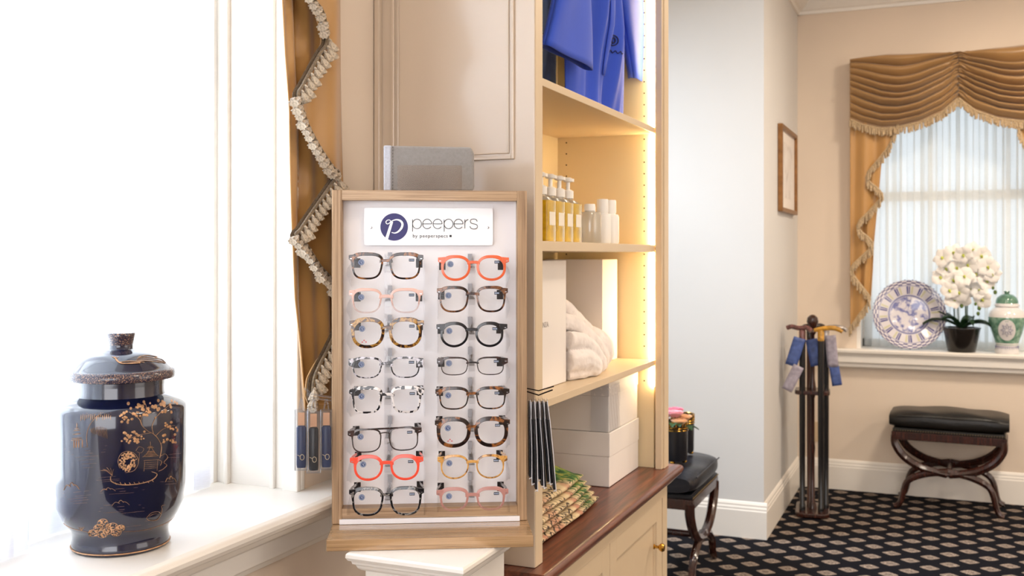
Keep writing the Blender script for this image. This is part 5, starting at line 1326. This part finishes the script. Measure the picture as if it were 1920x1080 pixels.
# plate
PL, nt, p_ = newmat('blue_white_faience')
tc = N(nt, 'ShaderNodeTexCoord'); gx = N(nt, 'ShaderNodeTexGradient', gradient_type='RADIAL')
mp = N(nt, 'ShaderNodeMapping'); L(nt, tc.outputs['Object'], mp.inputs[0]); mp.inputs['Rotation'].default_value = (PI/2, 0, 0)
L(nt, mp.outputs[0], gx.inputs[0])
ln_ = N(nt, 'ShaderNodeVectorMath', operation='LENGTH'); L(nt, tc.outputs['Object'], ln_.inputs[0])
mu1 = N(nt, 'ShaderNodeMath', operation='MULTIPLY'); mu1.inputs[1].default_value = 14.0; L(nt, gx.outputs['Fac'], mu1.inputs[0])
fr1 = N(nt, 'ShaderNodeMath', operation='FRACT'); L(nt, mu1.outputs[0], fr1.inputs[0])
r2 = ramp(nt, fr1.outputs[0], [(0, '#ded9dd'), (.30, '#ded9dd'), (.34, '#3a3f86'), (.42, '#3a3f86'), (.46, '#cfc9d6'), (.50, '#cfc9d6'), (.52, '#3a3f86'), (.58, '#4a4f90'), (.62, '#ded9dd'), (.8, '#c9c69a'), (.9, '#ded9dd')])
nn = N(nt, 'ShaderNodeTexNoise', Scale=32.0, Detail=5.0, Distortion=.6); L(nt, tc.outputs['Object'], nn.inputs['Vector'])
cen = ramp(nt, nn.outputs[0], [(.40, '#6f74ac'), (.47, '#a9a9c8'), (.53, '#dfdae0'), (.7, '#e4dfe2')])
ch_ = N(nt, 'ShaderNodeTexChecker', Scale=46.0)
pc = N(nt, 'ShaderNodeCombineXYZ'); L(nt, gx.outputs['Fac'], pc.inputs[0])
k1 = N(nt, 'ShaderNodeMath', operation='MULTIPLY'); k1.inputs[1].default_value = 2.6; L(nt, ln_.outputs['Value'], k1.inputs[0]); L(nt, k1.outputs[0], pc.inputs[1])
L(nt, pc.outputs[0], ch_.inputs['Vector']); ch_.inputs[1].default_value = lin('#6d6a90'); ch_.inputs[2].default_value = lin('#e2dde0')
def band(lo, hi, a, b_):
    g1 = N(nt, 'ShaderNodeMath', operation='GREATER_THAN'); L(nt, ln_.outputs['Value'], g1.inputs[0]); g1.inputs[1].default_value = lo
    g2 = N(nt, 'ShaderNodeMath', operation='LESS_THAN'); L(nt, ln_.outputs['Value'], g2.inputs[0]); g2.inputs[1].default_value = hi
    g3 = N(nt, 'ShaderNodeMath', operation='MULTIPLY'); L(nt, g1.outputs[0], g3.inputs[0]); L(nt, g2.outputs[0], g3.inputs[1])
    mx_ = N(nt, 'ShaderNodeMix', data_type='RGBA'); L(nt, g3.outputs[0], mx_.inputs[0]); L(nt, a, mx_.inputs[6])
    if isinstance(b_, str): mx_.inputs[7].default_value = lin(b_)
    else: L(nt, b_, mx_.inputs[7])
    return mx_.outputs[2]
base = N(nt, 'ShaderNodeRGB'); base.outputs[0].default_value = lin('#dcd7dc')
PR = .214
c_ = band(0, PR*.52, base.outputs[0], cen); c_ = band(PR*.53, PR*.575, c_, '#8082ac'); c_ = band(PR*.60, PR*.82, c_, r2); c_ = band(PR*.86, PR*1.02, c_, ch_.outputs[0]); c_ = band(PR*.835, PR*.85, c_, '#7a7ba6')
L(nt, c_, p_.inputs['Base Color']); p_.inputs['Roughness'].default_value = .15; p_.inputs['Coat Weight'].default_value = .5
pc_ = ony(1704, 584, YF-.03)
dsh = ony(1704+71, 584, YF-.03).x-pc_.x; PRr = dsh
bm = nb(); lathe(bm, [(0, -.028), (PRr*.50, -.028), (PRr*.60, -.020), (PRr*.98, -.002), (PRr, 0), (PRr*.99, .006), (PRr*.62, -.010), (PRr*.50, -.018), (0, -.018)], seg=72)
tilt = math.radians(-9)
# rim pearls
for k in range(60): a = k*2*PI/60; sphere(bm, (PRr*1.0*math.cos(a), PRr*1.0*math.sin(a), .001), .0045, 6, 4)
Mx = Matrix.Rotation(PI/2+tilt*-1, 4, 'X')
bmesh.ops.transform(bm, matrix=Matrix.Rotation(PI, 4, 'X') @ Matrix.Identity(4), verts=bm.verts[:])
bmesh.ops.transform(bm, matrix=Matrix.Rotation(-PI/2, 4, 'X'), verts=bm.verts[:])
me_top = None
pl = obj('decorative_plate', bm, PL, smooth=True, ang=50)
# keep the pattern centred: origin at the plate's middle
zs = [v.co.z for v in pl.data.vertices]; pl.data.transform(Matrix.Translation((0, 0, -(min(zs)+max(zs))/2)))
pl.rotation_euler = (math.radians(-9), 0, math.radians(8)); pl.location = (pc_.x, YF+.030, SILLZ+PRr*math.cos(math.radians(9))+.006)
tag(pl, 'large blue and white patterned plate leaning against the far window', 'plate')
PLs = PRr/PR
for n_ in nt.nodes:
    if n_.type == 'MATH' and n_.operation in ('GREATER_THAN', 'LESS_THAN'): n_.inputs[1].default_value *= PLs

# orchid
ox = ony(1803, 600, YF+.015).x; oy = YF+.015
pt = thing('potted_orchid', 'white orchid with many blooms in a black tapered pot on the far sill', 'potted plant', (ox, oy, SILLZ))
kk = (ony(1840, 640, oy).x-ony(1768, 640, oy).x)
r1 = kk/2; r0 = r1*.74; hp = .135
bm = nb(); lathe(bm, [(0, .0005), (r0*.96, .0005), (r0, .004), (r1*.99, hp-.008), (r1*1.02, hp-.006), (r1*1.02, hp), (r1*.9, hp), (r1*.88, hp-.02), (0, hp-.02)], seg=40); obj('pot', bm, pm('black_pot', '#17120f', .25, coat=.3), pt, smooth=True)
ML = pm('orchid_leaf', '#1f3a22', .35, var=.3, vs=20); MS = pm('orchid_stem', '#33482a', .5)
for k, (a, ln2, w2, dr_) in enumerate(((PI, .20, .07, .02), (0, .20, .065, .05), (PI*.82, .15, .06, -.02), (-.35, .17, .06, .03), (-PI*.75, .14, .06, .0), (-PI*.35, .13, .06, .02), (PI*.35, .14, .06, .0))):
    bm = nb(); d = Vector((math.cos(a), math.sin(a)*.55, 0)); sd = Vector((-d.y, d.x, 0)).normalized()
    grid(bm, 6, 12, lambda s, q: Vector((0, 0, hp-.01))+d*(ln2*q)+sd*(w2*(s-.5)*2*.5*math.sin(min(1, q*.93+.07)*PI)**.6)+Vector((0, 0, .06*math.sin(q*2.2)-dr_*q*q*1.6+.014*abs(s-.5)*2)))
    obj('leaf', bm, ML, pt, smooth=True, solid=.002)
MP = fabric('orchid_petal', '#f4efe9', .6, .3, 200, .03, .2, 30); MCn = pm('orchid_throat', '#b9c24f', .5, var=.4, vs=60); MB_ = pm('orchid_bud', '#5b7034', .5, var=.3, vs=60)
rp = random.Random(8)
def opx(u, v, dy): q = ony(u, v, oy+dy); return Vector((q.x-ox, dy, q.z-SILLZ))
for k, pts in enumerate((((1790, 608), (1788, 560), (1785, 520), (1792, 490), (1810, 472)), ((1812, 608), (1811, 570), (1818, 520), (1832, 490), (1850, 500), (1866, 525)), ((1798, 610), (1796, 570), (1800, 530), (1780, 500), (1765, 510)), ((1814, 606), (1815, 565), (1828, 540), (1845, 555), (1836, 580)))):
    bm = nb(); tube(bm, smoothline([opx(u, v, -.01+.012*(k % 2)) for u, v in pts], 5), .0042 if k < 2 else .003, 6); obj('stem', bm, MS, pt, smooth=True)
fl_pos = [(1770, 482), (1789, 474), (1808, 478), (1826, 470), (1772, 503), (1793, 500), (1815, 497), (1836, 490), (1852, 500), (1765, 522), (1785, 525), (1808, 520), (1830, 515), (1850, 528), (1779, 546), (1800, 545), (1822, 540), (1840, 545), (1788, 562), (1845, 562), (1806, 560), (1860, 512), (1840, 478)]
for u, v in fl_pos:
    c = opx(u+rp.uniform(-2, 2), v+rp.uniform(-2, 2), -.035+rp.uniform(-.03, .03)); R_ = .056*rp.uniform(.88, 1.12); yaw_ = rp.uniform(-.6, .6); ptc = rp.uniform(-.5, .3); ro = rp.uniform(0, 6)
    Mx = Matrix.Translation(c) @ Matrix.Rotation(yaw_, 4, 'Z') @ Matrix.Rotation(ptc, 4, 'X')
    bm = nb()
    for j in range(5):
        a = ro+j*2*PI/5; wide = 1.25 if j in (1, 4) else .85
        def pf(s, q, a=a, wide=wide):
            ww = R_*.48*wide*math.sin(min(1, .1+q*.93)*PI)**.6*(s-.5)*2
            x = R_*q; y = ww; return Mx @ Vector((x*math.cos(a)-y*math.sin(a), -.006-.010*math.sin(q*2.4)+.006*abs(s-.5), x*math.sin(a)+y*math.cos(a)))
        grid(bm, 4, 6, pf)
    fo = obj('bloom', bm, MP, pt, smooth=True)
    bm = nb(); sphere(bm, Mx @ Vector((0, -.014, -.002)), .0075, 8, 6); sphere(bm, Mx @ Vector((.003, -.016, -.009)), .005, 6, 5); obj('throat', bm, MCn, fo, smooth=True)
for u, v in ((1862, 540), (1868, 527), (1836, 578), (1829, 570), (1840, 566), (1803, 574), (1781, 548), (1846, 505), (1866, 548), (1834, 588)):
    bm = nb(); sphere(bm, opx(u, v, -.05), .009*rp.uniform(.7, 1.1), 8, 6, s=(1, 1, 1.3)); obj('bud', bm, MB_, pt, smooth=True)

# green and white ginger jar
gx_ = ony(1888, 620, YF+.01).x; gy = YF+.01
gj = thing('porcelain_jar', 'green and white lidded porcelain jar with medallion on the far sill', 'jar', (gx_, gy, SILLZ))
s_ = (ony(1920, 600, gy).x-ony(1856, 600, gy).x)/64      # metres per pixel there
def jp(pr): return [(r*s_, (658-v)*s_) for r, v in pr]
GG, nt, p_ = newmat('celadon_glaze'); tc = N(nt, 'ShaderNodeTexCoord'); sp = N(nt, 'ShaderNodeSeparateXYZ'); L(nt, tc.outputs['Object'], sp.inputs[0])
H_ = 125*s_
mr = N(nt, 'ShaderNodeMath', operation='DIVIDE'); L(nt, sp.outputs[2], mr.inputs[0]); mr.inputs[1].default_value = H_
nn = N(nt, 'ShaderNodeTexNoise', Scale=40.0, Detail=4.0); L(nt, tc.outputs['Object'], nn.inputs['Vector'])
gl = ramp(nt, nn.outputs[0], [(.35, '#4f7a66'), (.6, '#7da48e'), (.75, '#a9c2b0')])
bn = ramp(nt, mr.outputs[0], [(0, (1, 1, 1, 1)), (.02, (0, 0, 0, 1)), (.15, (1, 1, 1, 1)), (.16, (1, 1, 1, 1)), (.175, (0, 0, 0, 1)), (.60, (0, 0, 0, 1)), (.605, (1, 1, 1, 1)), (.70, (1, 1, 1, 1)), (.705, (1, 1, 1, 1))], 'CONSTANT')
mx_ = N(nt, 'ShaderNodeMix', data_type='RGBA'); L(nt, bn, mx_.inputs[0]); L(nt, gl, mx_.inputs[6]); mx_.inputs[7].default_value = lin('#e4dfdc'); L(nt, mx_.outputs[2], p_.inputs['Base Color']); p_.inputs['Roughness'].default_value = .15; p_.inputs['Coat Weight'].default_value = .6
MWp = pm('porcelain_white', '#e4dfdd', .15, coat=.5, var=.05, vs=50); MBl = pm('cobalt_print', '#4a4d86', .3)
bm = nb(); lathe(bm, jp([(0, 657.8), (22, 657.8), (23, 655), (21, 640), (24, 630), (31, 610), (36, 590), (36.5, 580), (33, 570), (25, 563), (21, 561), (21, 559), (0, 559)]), seg=56)
for f in bm.faces:
    z = f.calc_center_median().z/s_
    if z < 19 or z > 84: f.material_index = 1
a0 = math.atan2(-gy, -gx_)
def gpt(px_, pz_, off=.001):
    z = pz_*s_; r = interp(sorted([(zz, rr_) for rr_, zz in jp([(21, 640), (24, 630), (31, 610), (36, 590), (36.5, 580), (33, 570), (25, 563)])]), z)+off
    a = a0+px_*s_/r; return Vector((r*math.cos(a), r*math.sin(a), z))
vs = [bm.verts.new(gpt(17*math.cos(k*PI/16), 50+22*math.sin(k*PI/16))) for k in range(32)]; cv = bm.verts.new(gpt(0, 50, .0015))
ins_ = [bm.verts.new(gpt(9*math.cos(k*PI/16), 50+11*math.sin(k*PI/16), .0013)) for k in range(32)]
for k in range(32): bm.faces.new([vs[k], vs[(k+1) % 32], ins_[(k+1) % 32], ins_[k]]).material_index = 1; bm.faces.new([ins_[k], ins_[(k+1) % 32], cv]).material_index = 1
for k in range(8): a = k*PI/4; tube(bm, [gpt(7*math.cos(a-.3), 50+8*math.sin(a-.3), .002), gpt(12*math.cos(a), 50+14*math.sin(a), .002), gpt(7*math.cos(a+.3), 50+8*math.sin(a+.3), .002), gpt(3*math.cos(a), 50+3*math.sin(a), .002)], .0011, 5, 2)
for k in range(40):
    a = k*2*PI/40; r = 22.0*s_
    tube(bm, [(r*.98*math.cos(a), r*.98*math.sin(a), 4*s_), (r*.975*math.cos(a), r*.975*math.sin(a), 16*s_)], .0018, 5, 2)
obj('body', bm, [GG, MWp, MBl], gj, smooth=True, ang=50)
bm = nb(); lathe(bm, jp([(0, 560.5), (24, 560.5), (24.5, 557), (22, 554), (21.5, 548), (19, 542), (12, 536), (5, 534), (4.5, 532), (6, 530.5), (5, 528.5), (0, 528)]), seg=48)
for f in bm.faces:
    z = f.calc_center_median().z/s_
    if z < 104: f.material_index = 1
obj('lid', bm, [pm('celadon_lid', '#5d8470', .15, var=.3, vs=40, coat=.6), MWp], gj, smooth=True, ang=50)
